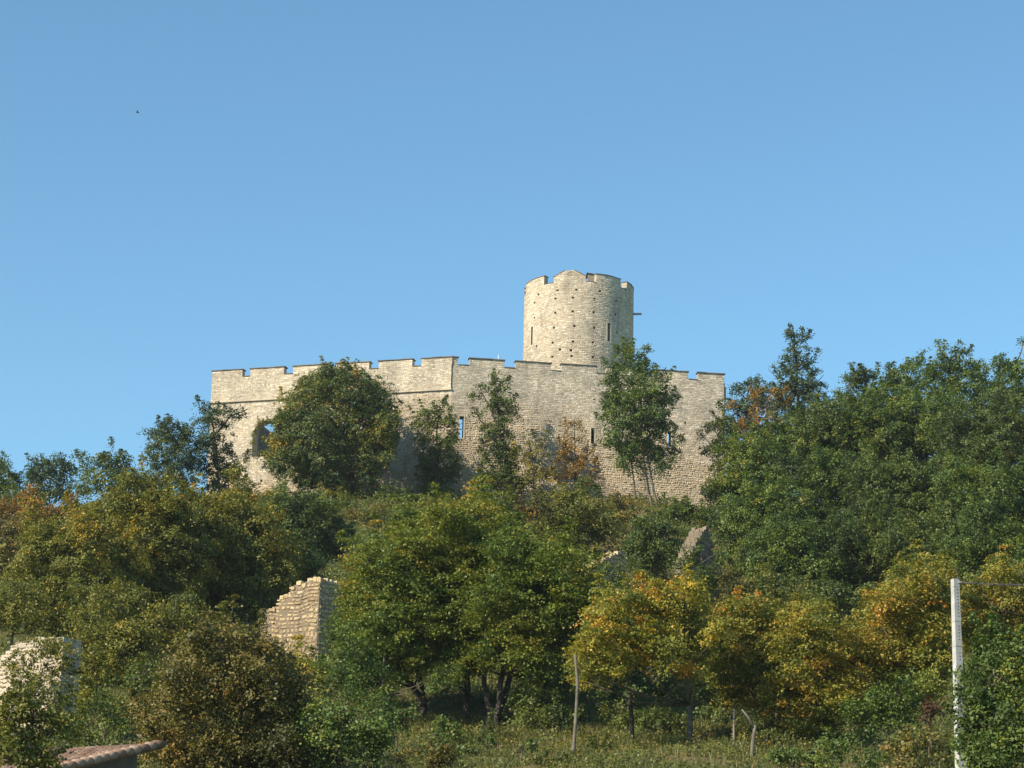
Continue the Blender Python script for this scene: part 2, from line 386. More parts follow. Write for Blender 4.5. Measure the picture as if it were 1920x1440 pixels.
def merlon(fm, a, b, z0, z1, th, parent, prof=None, side=None):
    mm = MB(); core(mm, fm, a, b, z0+.002, z1, th, du=.5)
    stones(mm, fm, a, b, z0, z1-.004, rng)
    o = mm.build('merlon', [M_MORTAR, M_STONE], parent)
    return o
def sub(o, root):                                   # child of a child keeps world place (parents have no rotation)
    return o
MTH = .55
def row_of_merlons(fm, segs, L, z0, z1, P0, P1):
    prev = None
    for (xa, xb) in segs:
        a = max(0, proj_u(xa, P0, P1, 690)) if xa else -.03; b = proj_u(xb, P0, P1, 690) if xb else L-.0
        o = merlon(fm, a, b, z0, z1, MTH, castle)
        cp = coping(fm, a, b, z1, MTH, castle); cp.parent = o
        if prev is not None and a-prev > .2: 
            coping(fm, prev+.09, a-.09, z0, MTH, castle, ov=.06, h=.06, name='sill_slab')
        prev = b
row_of_merlons(fU, [(None, 455), (470, 533), (550, 612), (630, 692), (710, 773), (790, None)], LU, ZS, ZT, tuple(A2), tuple(B2))
row_of_merlons(fR, [(None, 858), (880, 945), (967, 1033), (1053, 1118), (1137, 1204), (1226, 1290), (1309, None)], LR, ZS, ZT, B_, C_)
# slit window surrounds
def surround(fm, h, parent, mt=M_PALE, w_=.10):
    s = MB(); a, b, c, d = h[:4]
    for (x0, x1, y0, y1) in ((a-w_, a, c, d+w_), (b, b+w_, c, d+w_), (a, b, d, d+w_), (a-w_, b+w_, c-w_, c)):
        P = [fm(x0, y0, -.02), fm(x1, y0, -.02), fm(x1, y1, -.02), fm(x0, y1, -.02)]
        Q = [fm(x0, y0, .035), fm(x1, y0, .035), fm(x1, y1, .035), fm(x0, y1, .035)]
        s.add(P+Q, [(4, 5, 6, 7), (0, 1, 5, 4), (1, 2, 6, 5), (2, 3, 7, 6), (3, 0, 4, 7)], 0, .6)
    return s.build('slit_window', [mt], parent)
for fm, h in ((fL, hl[nst+1]), (fR, hr[0]), (fR, hr[1]), (fR, hr[2])): surround(fm, h, castle, M_STONE, .08)
# drain pipe at the right end
q0 = fE2(.35, 0, .08)
mb = MB(); mb.tube([(q0[0], q0[1], 46.), (q0[0], q0[1], 55.9)], .05, 8); mb.box((q0[0]-.1, q0[1]-.12, 54.3), (.22, 0, 0), (0, .24, 0), (0, 0, 1.2))
mb.build('drain_pipe', [M_PIPE], castle)
# small mast standing on the parapet
p = fR(proj_u(937, B_, C_, 670), 0, -.9); mb = MB(); mb.tube([(p[0], p[1], 55.9), (p[0], p[1], 57.25)], [.035, .03], 6)
o = mb.build('mast', [M_WHITE]); tag(o, 'thin white mast standing up behind the battlements left of the tower', 'mast')
# inner ruin seen through the arch
iw = empty('inner_wall', (-21.2, 199.6, 45.), 'grey inner wall with a slanting broken top seen through the big arched opening', 'wall')
P0 = at(478, 850, 199.2); P1 = at(520, 850, 202.5); fI, LI = lin_map(P0, P1)
zi0 = at(484, 795, 199.6)[2]; zi1 = at(508, 812, 201.6)[2]; topi = lambda u: float(np.interp(u/LI, [0, .3, .72, 1], [zi0, zi0, zi1, zi1-.5]))
mb = MB()
for k in range(12):
    a, b = LI*k/12, LI*(k+1)/12; mb.box(fI(a, 43, -.7), fI(b, 43, -.7)-fI(a, 43, -.7), fI(a, 43, 0)-fI(a, 43, -.7), (0, 0, topi((a+b)/2)-43), 0)
stones(mb, fI, 0, LI, 44, zi0+.1, rng, topf=topi)
mb.build('masonry', [M_GREY, M_GREY], iw)
# ivy round the arch
# ------------------------------------------------------------------ tower
TC = (5.72, 202.0); TR = 4.80
tower = empty('castle_tower', (TC[0], TC[1], 46.), 'round pale stone tower with slit windows and a battlemented top, rising behind the castle wall', 'tower')
fT = cyl_map(TC[0], TC[1], TR)
def cyl_hit(px, py):
    d = ray(px, py); a = d[0]**2+d[1]**2; b = -2*(d[0]*TC[0]+d[1]*TC[1]); c = TC[0]**2+TC[1]**2-TR**2
    disc = b*b-4*a*c
    if disc < 0: return None
    s = (-b-sqrt(disc))/(2*a); P = CAM+d*s
    return TR*atan2(P[0]-TC[0], TC[1]-P[1]), P[2]
ZTS = 65.72; ZTT = 66.5
th_ = []
slits = []
for (x, y0, y1) in ((997.3, 613, 647), (1141.5, 606, 640)):
    u, z0 = cyl_hit(x, y1); _, z1 = cyl_hit(x, y0); slits.append((u-.15, u+.15, z0, z1, .75))
th_ += slits
for X, Y in ((585, 370), (827, 362), (1132, 383), (340, 424), (560, 478), (780, 467), (1060, 475), (1340, 512), (290, 530), (557, 662), (780, 644), (1053, 655),
             (1330, 685), (290, 722), (540, 852), (803, 830), (1057, 857), (1352, 915), (523, 1045), (785, 1030), (1040, 1045), (315, 1090), (615, 1133), (757, 1143), (517, 1228), (767, 1215), (1042, 1232)):
    u, z = cyl_hit(960+X/6.857, 490+Y/6.857)
    s = .10 if (X, Y) != (757, 1143) else .11
    th_.append((u-s, u+s, z-s, z+s, .3))
CIRC = 2*pi*TR
mb = MB(); core(mb, fT, -CIRC/2, CIRC/2, 48, ZTS, 1.0, th_, du=.35)
stones(mb, fT, -CIRC/2, CIRC/2, 48, ZTS-.01, rng, th_, lambda u, z: .15 if z > 61 else .3, size=.85)
mb.build('masonry', [M_MORTAR, M_STONE, M_DARK], tower)
mb = MB(); vs = [fT(CIRC*k/48, 65.0, -.95) for k in range(48)]; mb.add(vs, [tuple(range(48))], 0); mb.build('roof_deck', [M_GREY], tower)
for s in slits: surround(fT, s, tower, M_PALE, .14)
MER = [(-78, -41), (-29, 5), (16, 47), (58, 92), (104, 137), (149, 182), (194, 227), (238, 270)]
for k, (a, b) in enumerate(MER):
    a, b = radians(a)*TR, radians(b)*TR
    if k == 1:
        zs = ZTT-.28
        pr_ = [0, .52, .52, 0]; nn = len(pr_)-1
        mm = MB(); core(mm, fT, a, b, ZTS+.002, zs, .5, du=.4); 
        du = (b-a)/nn
        for i in range(nn):
            u, v = a+i*du, a+(i+1)*du
            P = [fT(u, zs, 0), fT(v, zs, 0), fT(v, zs, -.5), fT(u, zs, -.5)]; Q = [fT(u, zs+pr_[i], 0), fT(v, zs+pr_[i+1], 0), fT(v, zs+pr_[i+1], -.5), fT(u, zs+pr_[i], -.5)]
            mm.add(P+Q, [(4, 5, 6, 7), (0, 1, 5, 4), (2, 3, 7, 6)], 0)
        tf = lambda u: zs+float(np.interp((u-a)/du, range(nn+1), pr_))
        stones(mm, fT, a, b, ZTS, ZTT+.24, rng, topf=tf)
        o = mm.build('merlon', [M_MORTAR, M_STONE], tower)
        c = coping(fT, a, a+du, zs, .5, tower, .05, .06, [0, .52]); c.parent = o
        c = coping(fT, b-du, b, zs, .5, tower, .05, .06, [.52, 0]); c.parent = o
    else:
        o = merlon(fT, a, b, ZTS, ZTT, .5, tower)
        c = coping(fT, a, b, ZTT, .5, tower, .06, .06); c.parent = o
    nx_ = MER[(k+1) % 8][0]+(360 if k == 7 else 0)
    coping(fT, b+.07, radians(nx_)*TR-.07, ZTS, .5, tower, .04, .05, name='sill_slab')
# stair hood, spout, bracket
h0 = at(1102, 517, 199.6); hz = at(1115, 514, 199.6)[2]
mb = MB(); mb.box((h0[0], 199.2, 65.0), (1.3, 0, 0), (0, 1.6, 0), (0, 0, hz-65.0-.12)); mb.build('stair_hood', [M_WOOD], tower)
mb = MB(); mb.add([(h0[0]-.12, 199.1, hz-.1), (h0[0]+1.5, 199.1, hz-.35), (h0[0]+1.5, 200.95, hz-.25), (h0[0]-.12, 200.95, hz), (h0[0]-.12, 199.1, hz-.02), (h0[0]+1.5, 199.1, hz-.27), (h0[0]+1.5, 200.95, hz-.17), (h0[0]-.12, 200.95, hz+.08)],
   [(0, 3, 2, 1), (4, 5, 6, 7), (0, 1, 5, 4), (1, 2, 6, 5), (2, 3, 7, 6), (3, 0, 4, 7)]); mb.build('stair_roof', [M_SLATE], tower)
u, z = radians(84)*TR, at(1190, 592, 202)[2]
p = fT(u, z, -.1); d = np.array([sin(radians(84)), -cos(radians(84)), 0])
mb = MB(); mb.tube([p, p+d*.85+np.array([0, 0, .0])], [.11, .10], 8); mb.build('water_spout', [M_METAL], tower)
u = radians(-88)*TR; p = fT(u, at(983, 548, 202)[2], 0); mb = MB(); mb.box(p+np.array([-.16, -.1, 0]), (.2, 0, 0), (0, .2, 0), (0, 0, .08)); mb.box(p+np.array([-.16, -.1, -.3]), (.05, 0, 0), (0, .1, 0), (0, 0, .3))
mb.build('bracket', [M_METAL], tower)

# ------------------------------------------------------------------ ruined walls
def ruin(name, label, segs, thick, mats, size=1.6, rough=1., seed=1, group=None, caps=True):
    """segs: list of (P0xy, P1xy, zbase, [(t, ztop)...]) ; P0 to P1 runs left to right as seen"""
    r = np.random.default_rng(seed); o = empty(name, (*segs[0][0], segs[0][2]), label, 'wall', group); mb = MB()
    for P0, P1, zb, prof in segs:
        fm, L = lin_map(P0, P1); tx = [p[0]*L for p in prof]; tz = [p[1] for p in prof]
        tf = lambda u: float(np.interp(u, tx, tz)); n = max(6, int(L/.22))
        for k in range(n):
            a, b = L*k/n, L*(k+1)/n; o0 = fm(a, zb, -thick)
            mb.box(o0, fm(b, zb, -thick)-o0, fm(a, zb, 0)-o0, (0, 0, tf((a+b)/2)-zb-.06+r.uniform(-.06, .06)), 0)
        stones(mb, fm, 0, L, zb, max(tz)+.15, r, (), lambda u, z: rough, size=size, topf=tf)
        # stones on top
        u = 0
        while caps and u < L-.1:
            wd = r.uniform(.2, .4)*size*.7
            for dd in np.arange(-.05, thick-.15, .3):
                s = r.uniform(.12, .26); oo = fm(u, tf(u)-.1+r.uniform(-.03, .05), -dd-.28)
                mb.box(oo+r.uniform(-.03, .03, 3), fm(u+wd*.9, 0, 0)-fm(u, 0, 0)+r.uniform(-.03, .03, 3), (fm(u, 0, .26)-fm(u, 0, 0))+r.uniform(-.04, .04, 3), (r.uniform(-.03, .03), r.uniform(-.03, .03), s), 1, float(np.clip(r.normal(.5, .2), 0, 1)), rough)
            u += wd
        # end face
        fe, Le = lin_map(fm(L, 0, 0)[:2], fm(L, 0, -thick)[:2]); stones(mb, fe, 0, Le, zb, tf(L), r, (), lambda u, z: rough, size=size, topf=lambda u: tf(L))
        fe, Le = lin_map(fm(0, 0, -thick)[:2], fm(0, 0, 0)[:2]); stones(mb, fe, 0, Le, zb, tf(0), r, (), lambda u, z: rough, size=size, topf=lambda u: tf(0))
    mb.build('masonry', mats, o); return o
Y0 = 120.; K = at(600, 1090, Y0); ppm = F/Y0/1.035
c0 = K[:2]; lf = c0+np.array([-3.15, 2.0]); rg = c0+np.array([1.9, 2.9])
def ztop(py, dy=0): return at(600, py, Y0+dy)[2]
ruin('ruined_wall', 'ruined stone wall corner with a stepped broken top and one side in shade',
     [(lf, c0, K[2]-6.5, [(0, ztop(1166, 2)), (.06, ztop(1148, 1.8)), (.28, ztop(1146, 1.5)), (.31, ztop(1122, 1.4)), (.5, ztop(1114, 1)), (.54, ztop(1099, .9)), (.7, ztop(1095, .5)), (.73, ztop(1089, .5)), (1, ztop(1087))]),
      (c0, rg, K[2]-6.5, [(0, ztop(1088)), (.3, ztop(1092, .8)), (.6, ztop(1105, 1.6)), (1, ztop(1115, 2.6))])], .8, [M_DARKJ, M_WARM], 1.0, 1., 5)
a = at(1288, 1010, 139); b = at(1352, 1010, 142)
zz = lambda py, Y=140: at(1320, py, Y)[2]
ruin('ruined_wall', 'grey pointed remnant of rubble wall in shade beside the dark right wood',
     [(a[:2], b[:2], zz(1170), [(0, zz(1066)), (.18, zz(1030)), (.35, zz(1008)), (.45, zz(990)), (.62, zz(986)), (.68, zz(1012)), (.84, zz(1040)), (1, zz(1078))])], .9, [M_DARKJ, M_GREY], 1.2, 1., 6)
a = at(1106, 1058, 139); b = at(1172, 1040, 142)
ruin('low_wall', 'low crumbling rubble wall on the slope between the central shrubs and the pointed ruin',
     [(a[:2], b[:2], a[2]-4, [(0, a[2]), (.3, a[2]+.3), (.8, b[2]), (1, b[2]-.2)])], 1.0, [M_DARKJ, M_WARM], 1.3, 1., 7)
a = at(775, 1303, 108); b = at(950, 1297, 109)
ruin('low_wall', 'low dry stone wall behind the trunks of the big maples', [(a[:2], b[:2], a[2]-.9, [(0, a[2]), (.5, a[2]+.1), (.8, a[2]+.05), (.84, a[2]+.75), (1, a[2]+.8)])], .7, [M_DARKJ, M_PALE], 1.4, 1., 8)
a = at(-60, 1240, 84.5); b = at(116, 1240, 82)
zz = lambda py: at(60, py, 83)[2]
ruin('rock_wall', 'bright white stone wall behind shrubs at the left edge',
     [(a[:2], b[:2], zz(1480), [(0, zz(1275)), (.3, zz(1245)), (.42, zz(1212)), (.55, zz(1198)), (.8, zz(1196)), (1, zz(1200))])], .9, [M_PALE, M_PALE], .62, 1., 9, caps=False)

# ------------------------------------------------------------------ tiled roof building
Kp = at(306, 1397, 58.); ax_a = np.array([-.86, .5, 0.]); pt = radians(15); ax_b = np.array([-.5*cos(pt), -.86*cos(pt), -sin(pt)]); nrm = np.cross(ax_b, ax_a); nrm /= np.linalg.norm(nrm)
if nrm[2] < 0: nrm = -nrm
La, Lb = 6., 4.6
house = empty('stone_shed', (Kp[0]-3, Kp[1]-1, ground(Kp[0]-3, Kp[1]-1)), 'low building with a weathered terracotta tile roof at the bottom left corner', 'building')
mb = MB(); ga = ground(Kp[0]-2, Kp[1])-1
o_ = Kp+ax_a*.6+ax_b*.25-nrm*.1
aa = ax_a*(La-.9); bb = ax_b*(Lb-.5)
bt = [o_, o_+aa, o_+aa+bb, o_+bb]; lo = [np.array([p[0], p[1], ga]) for p in bt]
mb.add(lo+bt, [(0, 1, 5, 4), (1, 2, 6, 5), (2, 3, 7, 6), (3, 0, 4, 7), (4, 5, 6, 7)], 0); mb.build('wall', [M_RENDER], house)
r_ = np.random.default_rng(4); mb = MB()
mb.box(Kp-nrm*.08, ax_a*La, ax_b*Lb, nrm*.06, 0, .3)
n = int(La/.19)
for i in range(n):
    for j in range(int(Lb/.34)):
        o0 = Kp+ax_a*(i*.19+.02)+ax_b*(j*.34)+nrm*(.0+r_.uniform(0, .008)); L = .40; t = float(np.clip(r_.normal(.5, .25), 0, 1))
        vs = []
        for e, rr in ((0, .072), (1, .088)):
            for k in range(6):
                an = pi*k/5; vs.append(o0+ax_b*(L*e)+ax_a*(.09-rr*cos(an))+nrm*(rr*sin(an)*.8+(.02 if e else 0.)))
        mb.add(vs, [(k, k+1, 7+k, 6+k) for k in range(5)]+[tuple(range(6, 12))], 0, t)
mb.build('roof', [M_TILE], house)
mb = MB()
for j in range(int(Lb/.3)):
    o0 = Kp-ax_a*.02+ax_b*(j*.3)+nrm*.03
    mb.tube([o0, o0+ax_b*.34+nrm*.03], [.085, .115], 10, 0, float(r_.uniform(.3, 1)))
mb.build('verge_tiles', [M_TILE], house, True)

# ------------------------------------------------------------------ utility pole
PY = 60.; pt_ = at(1790.5, 1086, PY); pb = at(1802, 1445, PY)
lean = (pb[0]-pt_[0])/(pt_[2]-pb[2]) ; zb_ = ground(pb[0], PY)-.3; zt = pt_[2]
pole = empty('utility_pole', (pt_[0]+lean*(zt-zb_), PY, zb_), 'tall square white concrete pole at the right with a cable fixed near its top', 'pole')
rot = radians(38)
def psec(z, wd): 
    cx = pt_[0]+lean*(zt-z); e1 = np.array([cos(rot), sin(rot), 0])*wd/2; e2 = np.array([-sin(rot), cos(rot), 0])*wd/2*1.0
    c = np.array([cx, PY, z]); return [c-e1-e2, c+e1-e2, c+e1+e2, c-e1+e2]
wtop, wbot = .158, .24
def wz(z): return wtop+(zt-z)/(zt-zb_)*(wbot-wtop)
rot = radians(20)
mb = MB(); S = []
zs_ = [zb_+(zt-zb_)*k/12 for k in range(13)]
for z in zs_: S += psec(z, wz(z))
mb.add(S, [(i*4+k, i*4+(k+1) % 4, i*4+4+(k+1) % 4, i*4+4+k) for i in range(12) for k in range(4)]+[(48, 49, 50, 51)], 0)
shaft_mb = mb
for py in (1100, 1165, 1212, 1336):
    z = at(1795, py, PY)[2]; mb = MB(); a = psec(z-.012, wz(z)+.012); b = psec(z+.012, wz(z)+.012)
    mb.add(a+b, [(k, (k+1) % 4, 4+(k+1) % 4, 4+k) for k in range(4)]+[(3, 2, 1, 0), (4, 5, 6, 7)]); mb.build('band', [M_METAL], pole)
mb = shaft_mb
e1 = np.array([cos(rot), sin(rot), 0]); e2 = np.array([sin(rot), -cos(rot), 0])       # e2 points to the camera side
for k in range(30):
    z = zt-.28-k*.085
    if k in (9, 10, 16, 17, 18, 22, 23, 25, 26, 28): continue
    c = np.array([pt_[0]+lean*(zt-z), PY, z])+e2*(wz(z)/2+.001)+e1*wz(z)*.12
    mb.box(c-e1*.016-np.array([0, 0, .012]), e1*.032, e2*.003, (0, 0, .022), 1)
mb.build('shaft', [M_CONC, M_DARK], pole)
tp = np.array([pt_[0], PY, zt])
mb = MB(); pts = [tp+e1*.06+np.array([0, .05, -.1])]+[tp+np.array([.06-.10*k/6*(k/6), .05, .0+.33*sin(pi/2*min(1, k/4.5))]) for k in range(7)]
pts = [tp+np.array([x, .06, z]) for x, z in ((.085, -.25), (.085, 0), (.08, .15), (.06, .25), (.02, .31), (-.03, .30), (-.06, .26))]
mb.tube(pts, .012, 6); mb.build('cable_loop', [M_WIRE], pole)
mb = MB(); mb.tube([tp+np.array([.06, -.06, -.09]), tp+np.array([.17, -.06, -.09])], .02, 8); mb.build('clamp', [M_METAL], pole)
p0 = tp+np.array([.13, -.06, -.09]); p1 = np.array([9.5+8, 56., zt-.35])
for ph in (0,):
    mb = MB(); pa = []; pb_ = []
    for k in range(121):
        s = k/120; c = p0+(p1-p0)*s+np.array([0, 0, -.35*4*s*(1-s)*.6]); an = k*.8
        pa.append(c+np.array([0, cos(an), sin(an)])*.016); pb_.append(c-np.array([0, cos(an), sin(an)])*.016)
    mb.tube(pa, .011, 5); mb.tube(pb_, .011, 5)
    for k in range(0, 26, 3):
        c = p0+(p1-p0)*k/120; mb.tube([c+np.array([0, 0, .0]), c+np.array([.02, 0, -.06])], .006, 4)
    o = mb.build('cable', [M_WIRE]); tag(o, 'twisted black cable running right from the concrete pole', 'cable')

# ------------------------------------------------------------------ leaves
def nrmz(v): return v/(np.linalg.norm(v, axis=-1, keepdims=True)+1e-9)
def leaf_mesh(P, Nn, size, tint, rng, asp=.7):
    n = len(P)
    a = nrmz(np.cross(Nn, rng.normal(size=(n, 3)))); b = np.cross(Nn, a)
    s = (size*rng.uniform(.6, 1.35, n))[:, None]
    V = np.empty((n, 4, 3)); V[:, 0] = P-a*s*.5; V[:, 1] = P+b*s*asp*.5-a*s*.08+Nn*s*.12; V[:, 2] = P+a*s*.5; V[:, 3] = P-b*s*asp*.5-a*s*.08+Nn*s*.12
    return V.reshape(-1, 3), np.arange(4*n).reshape(-1, 4), np.repeat(tint, 4)
TOT = [0]
def crown(lobes, rng, leaf=.13, cover=1.5, spray=.45, flat=.5, thick=.22, ybias=0., patch=.18, airy=0., contrast=.16):
    """lobes: list of (centre, radius). returns verts, faces, tint and the spray centres"""
    Ps = []; Ns = []; Ts = []; cs = []
    gf = 1.1/spray; gph = rng.uniform(0, 6.28, 4); cover = cover*1.25
    cen = np.mean([l[0] for l in lobes], 0); ztop_ = max(l[0][2]+l[1] for l in lobes); zbot = min(l[0][2]-l[1] for l in lobes)
    for li, (c, r) in enumerate(lobes):
        c = np.array(c); ns = max(5, int(cover*4*r*r/(spray*spray)*1.15))
        d = nrmz(rng.normal(size=(ns, 3))); d[:, 2] += .15; d = nrmz(d)
        ph = rng.uniform(0, 6.28, 6)
        bump = 1+.22*np.sin(d[:, 0]*5+ph[0])*np.sin(d[:, 2]*5+ph[1])+.18*np.sin(d[:, 1]*9+ph[2]+d[:, 0]*7)+.12*np.sin(d[:, 2]*13+ph[3])
        rad = r*bump*(1-.5*rng.random(ns)**2.0)*(1+airy*rng.normal(0, .22, ns))
        pc = c+d*rad[:, None]
        keep = np.ones(ns, bool)
        for lj, (c2, r2) in enumerate(lobes):
            if lj != li: keep &= (np.linalg.norm(pc-c2, axis=1) > r2*.55)
        g3 = np.sin(pc[:, 0]*gf+gph[0]+1.3*np.sin(pc[:, 2]*gf*.8+gph[3]))*np.sin(pc[:, 1]*gf+gph[1])+np.sin(pc[:, 2]*gf*1.3+gph[2]+1.1*np.sin(pc[:, 0]*gf*.9))
        keep &= g3 > -.75
        pc = pc[keep]; dd = d[keep]; rk = rad[keep]; sz = np.ones(len(pc))
        sel = np.where((dd[:, 2] > .15) & (rng.random(len(pc)) < .10+.10*airy) & (rk > r*.8))[0]
        if len(sel):                                    # shoots that break the round outline
            lean = nrmz(dd[sel]*.7+np.array([0, 0, 1.])+rng.normal(0, .2, (len(sel), 3))); ln = rng.uniform(.6, 1.5, len(sel))[:, None]*spray
            for q in (.6, 1.15, 1.6):
                pc = np.concatenate([pc, (pc[sel]+lean*ln*q)]); dd = np.concatenate([dd, lean]); rk = np.concatenate([rk, rk[sel]]); sz = np.concatenate([sz, np.full(len(sel), .75-.2*q)])
        ltint = rng.normal(0, patch*.75)
        area = pi*spray*spray*.75; per = max(6, int(area/(leaf*leaf*.6)*1.0))
        k = len(pc)
        if k == 0: continue
        sn = nrmz(dd*(1-flat)+np.array([0, 0, 1.])*flat*1.2+rng.normal(0, .25, (k, 3)))
        q1 = nrmz(np.cross(sn, rng.normal(size=(k, 3)))); q2 = np.cross(sn, q1)
        rs = spray*rng.uniform(.6, 1.25, k)*np.maximum(sz, .32)
        g = rng.normal(0, .5, (k, per, 2)); 
        pp = pc[:, None]+(q1[:, None]*g[..., :1]*1.25+q2[:, None]*g[..., 1:]*.8)*rs[:, None, None]+sn[:, None]*(rng.normal(0, thick, (k, per, 1))*rs[:, None, None])
        pp[..., 2] -= (g**2).sum(-1)*.18*rs[:, None]
        nn = nrmz(sn[:, None]*.9+rng.normal(0, .55, (k, per, 3)))
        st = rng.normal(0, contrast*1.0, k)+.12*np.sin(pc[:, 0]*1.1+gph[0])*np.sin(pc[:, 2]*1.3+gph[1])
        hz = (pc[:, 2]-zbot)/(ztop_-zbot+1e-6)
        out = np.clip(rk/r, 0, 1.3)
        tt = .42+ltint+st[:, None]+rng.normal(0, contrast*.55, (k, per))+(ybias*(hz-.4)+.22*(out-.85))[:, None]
        Ps.append(pp.reshape(-1, 3)); Ns.append(nn.reshape(-1, 3)); Ts.append(np.clip(tt, 0, 1).ravel()); cs.append(pc)
    P = np.concatenate(Ps); Nn = np.concatenate(Ns); T = np.concatenate(Ts); TOT[0] += len(P)
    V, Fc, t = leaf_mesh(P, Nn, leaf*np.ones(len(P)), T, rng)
    return V, Fc, t, np.concatenate(cs)
def limbs(mb, base, lobes, cs, rng, r0, paths=None, twigs=40, bend=.15):
    cen = np.mean([l[0] for l in lobes], 0); zlow = min(l[0][2]-l[1]*.6 for l in lobes)
    if paths is None:
        fork = np.array([base[0]*.55+cen[0]*.45, base[1]*.5+cen[1]*.5, max(base[2]+.4, min(zlow+.15*(cen[2]-zlow), cen[2]))])
        top = np.array([cen[0], cen[1], cen[2]+.35*(max(l[0][2] for l in lobes)-cen[2])])
        paths = [[base-np.array([0, 0, .4]), base*.5+fork*.5+rng.normal(0, bend*.4, 3)*np.array([1, 1, 0]), fork, top]]
    for pth in paths:
        pth = [np.array(p, float) for p in pth]; pts = []
        for i in range(len(pth)-1):
            for s in np.linspace(0, 1, 4, endpoint=False): pts.append(pth[i]*(1-s)+pth[i+1]*s+rng.normal(0, r0*.12, 3)*(len(pts) > 0))
        pts.append(pth[-1]); n = len(pts)
        rad = [r0*(1.35 if i == 0 else 1)*(1-.75*i/n) for i in range(n)]
        mb.tube(pts, rad, 7)
    main = paths[0]; f0 = np.array(main[-2], float); f1 = np.array(main[-1], float)
    for c, r in lobes:
        c = np.array(c); cand = [np.array(q[i])*(1-s)+np.array(q[i+1])*s for q in paths for i in range(len(q)-1) for s in (0, .25, .5, .75, 1)]
        lowc = [q for q in cand if q[2] < c[2]+.1 and q[2] > zlow-.3] or [min(cand, key=lambda q: abs(q[2]-c[2]))]
        st = min(lowc, key=lambda q: np.linalg.norm(q-c)+.6*max(0, np.linalg.norm((q-c)[:2])-(c[2]-q[2])))
        mid = (st+c)/2+np.array([0, 0, -.06*np.linalg.norm(c-st)])+rng.normal(0, bend*.5, 3)
        mb.tube([st, mid, c+rng.normal(0, r*.15, 3)], [r0*.34, r0*.24, r0*.11], 5)
    if len(cs):
        for k in rng.integers(0, len(cs), twigs):
            p = cs[k]; j = int(np.argmin([np.linalg.norm(p-l[0]) for l in lobes])); c = np.array(lobes[j][0])
            mb.tube([c+rng.normal(0, lobes[j][1]*.1, 3), (c+p)/2+rng.normal(0, .08, 3), p], [r0*.13, r0*.09, .012], 4, cap=False)
LOBLOG = []
def plant(name, label, cat, Y, lob, mat, seed, group=None, leaf=None, base_px=None, trunk=None, r0=None, bark=None, depth=.6, part='crown', twigs=40, fat=1.12, grow=1.3, layers=1, **kw):
    """lob: explicit [(px,py,r)...] or ('b', cx, cy, rx, ry, n[, lobe r]) in photograph pixels at distance Y"""
    rng = np.random.default_rng(seed); k = Y/cos(PITCH)/F
    L = []
    if lob[0] == 'b':
        _, cx, cy, rx, ry, n = lob[:6]; rx *= grow; ry *= grow*.95; n = int(n*grow**1.1); lr = lob[6] if len(lob) > 6 else min(rx, ry)*.44
        c = at(cx, cy, Y); RX, RY, LR = rx*k, ry*k, lr*k
        RD = RX*depth if rx > ry*.6 else RX
        for i in range(n):
            for _ in range(30):
                d = nrmz(rng.normal(size=3)); f_ = rng.uniform(.35, 1)**.5
                p = c+d*np.array([max(RX-LR, .1), max(min(RX, RY*1.3)-LR, .1)*.9, max(RY-LR, .1)])*f_
                if all(np.linalg.norm(p-q[0]) > LR*.85 for q in L): break
            L.append((p, LR*rng.uniform(.5, 1.3)))
    else:
        rm = max(l[2] for l in lob)*k
        for (px, py, r) in lob:
            for ly in range(layers):
                off = rng.uniform(-1, 1) if layers == 1 else (-.9, .7, .1)[ly]+rng.uniform(-.3, .3)
                L.append((at(px+rng.normal(0, 4)*(ly > 0), py+rng.normal(0, 4)*(ly > 0), Y+off*depth*rm), r*k*fat))
    cen = np.mean([l[0] for l in L], 0)
    if base_px is not None: bx = at(base_px, 1000, Y)[0]
    else: bx = cen[0]
    gz = ground(bx, Y)
    base = np.array([bx, Y, gz])
    lowest = min(l[0][2]-l[1] for l in L)
    LOBLOG.append((label[:40], round(gz-lowest, 1)))
    o = empty(name, tuple(base), label, cat, group)
    lf = leaf if leaf else float(np.clip(.055+.00055*Y, .08, .16))
    V, Fc, t, cs = crown(L, rng, leaf=lf, **kw)
    # keep leaves above the ground
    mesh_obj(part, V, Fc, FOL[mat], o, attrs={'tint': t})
    if name == 'ivy': return o
    mb = MB()
    paths = None
    if trunk: paths = [[np.array(at(x, y, Y+dy)) for (x, y, dy) in pth] for pth in trunk]
    rr = r0 if r0 else np.clip(.03*max(1.2, (cen[2]-gz)), .05, .25)
    limbs(mb, base, [l for i_, l in enumerate(L) if layers == 1 or (i_ % layers == 0 and (i_//layers) % 2 == 0)], cs, rng, rr, paths, twigs=twigs)
    mb.build('trunk' if cat == 'tree' else 'stem', [bark or M_BARK], o, True)
    return o

# ------------------------------------------------------------------ trees standing against the sky, left
GL = 'trees on the skyline left of the castle'
plant('tree', 'round dark tree cut off by the left edge, on the skyline', 'tree', 178, [(4, 895, 28), (-25, 885, 40), (12, 925, 28), (-20, 930, 40), (25, 900, 14), (20, 950, 30)], 'dark', 1, GL)
plant('tree', 'low bluish green tree with two humps, second on the skyline from the left edge', 'tree', 182, [(80, 878, 24), (108, 868, 20), (62, 895, 16), (95, 905, 34), (128, 885, 15), (70, 915, 28), (120, 920, 26)], 'blue', 2, GL, airy=.5)
plant('tree', 'ragged dark skyline tree between the two humped tree and the tall bluish tree', 'tree', 180, [(170, 872, 16), (150, 852, 8), (205, 866, 18), (207, 843, 8), (195, 900, 32), (235, 895, 26), (262, 905, 16), (160, 908, 24), (215, 930, 30), (245, 925, 24), (240, 870, 9)], 'dark', 3, GL, airy=.8)
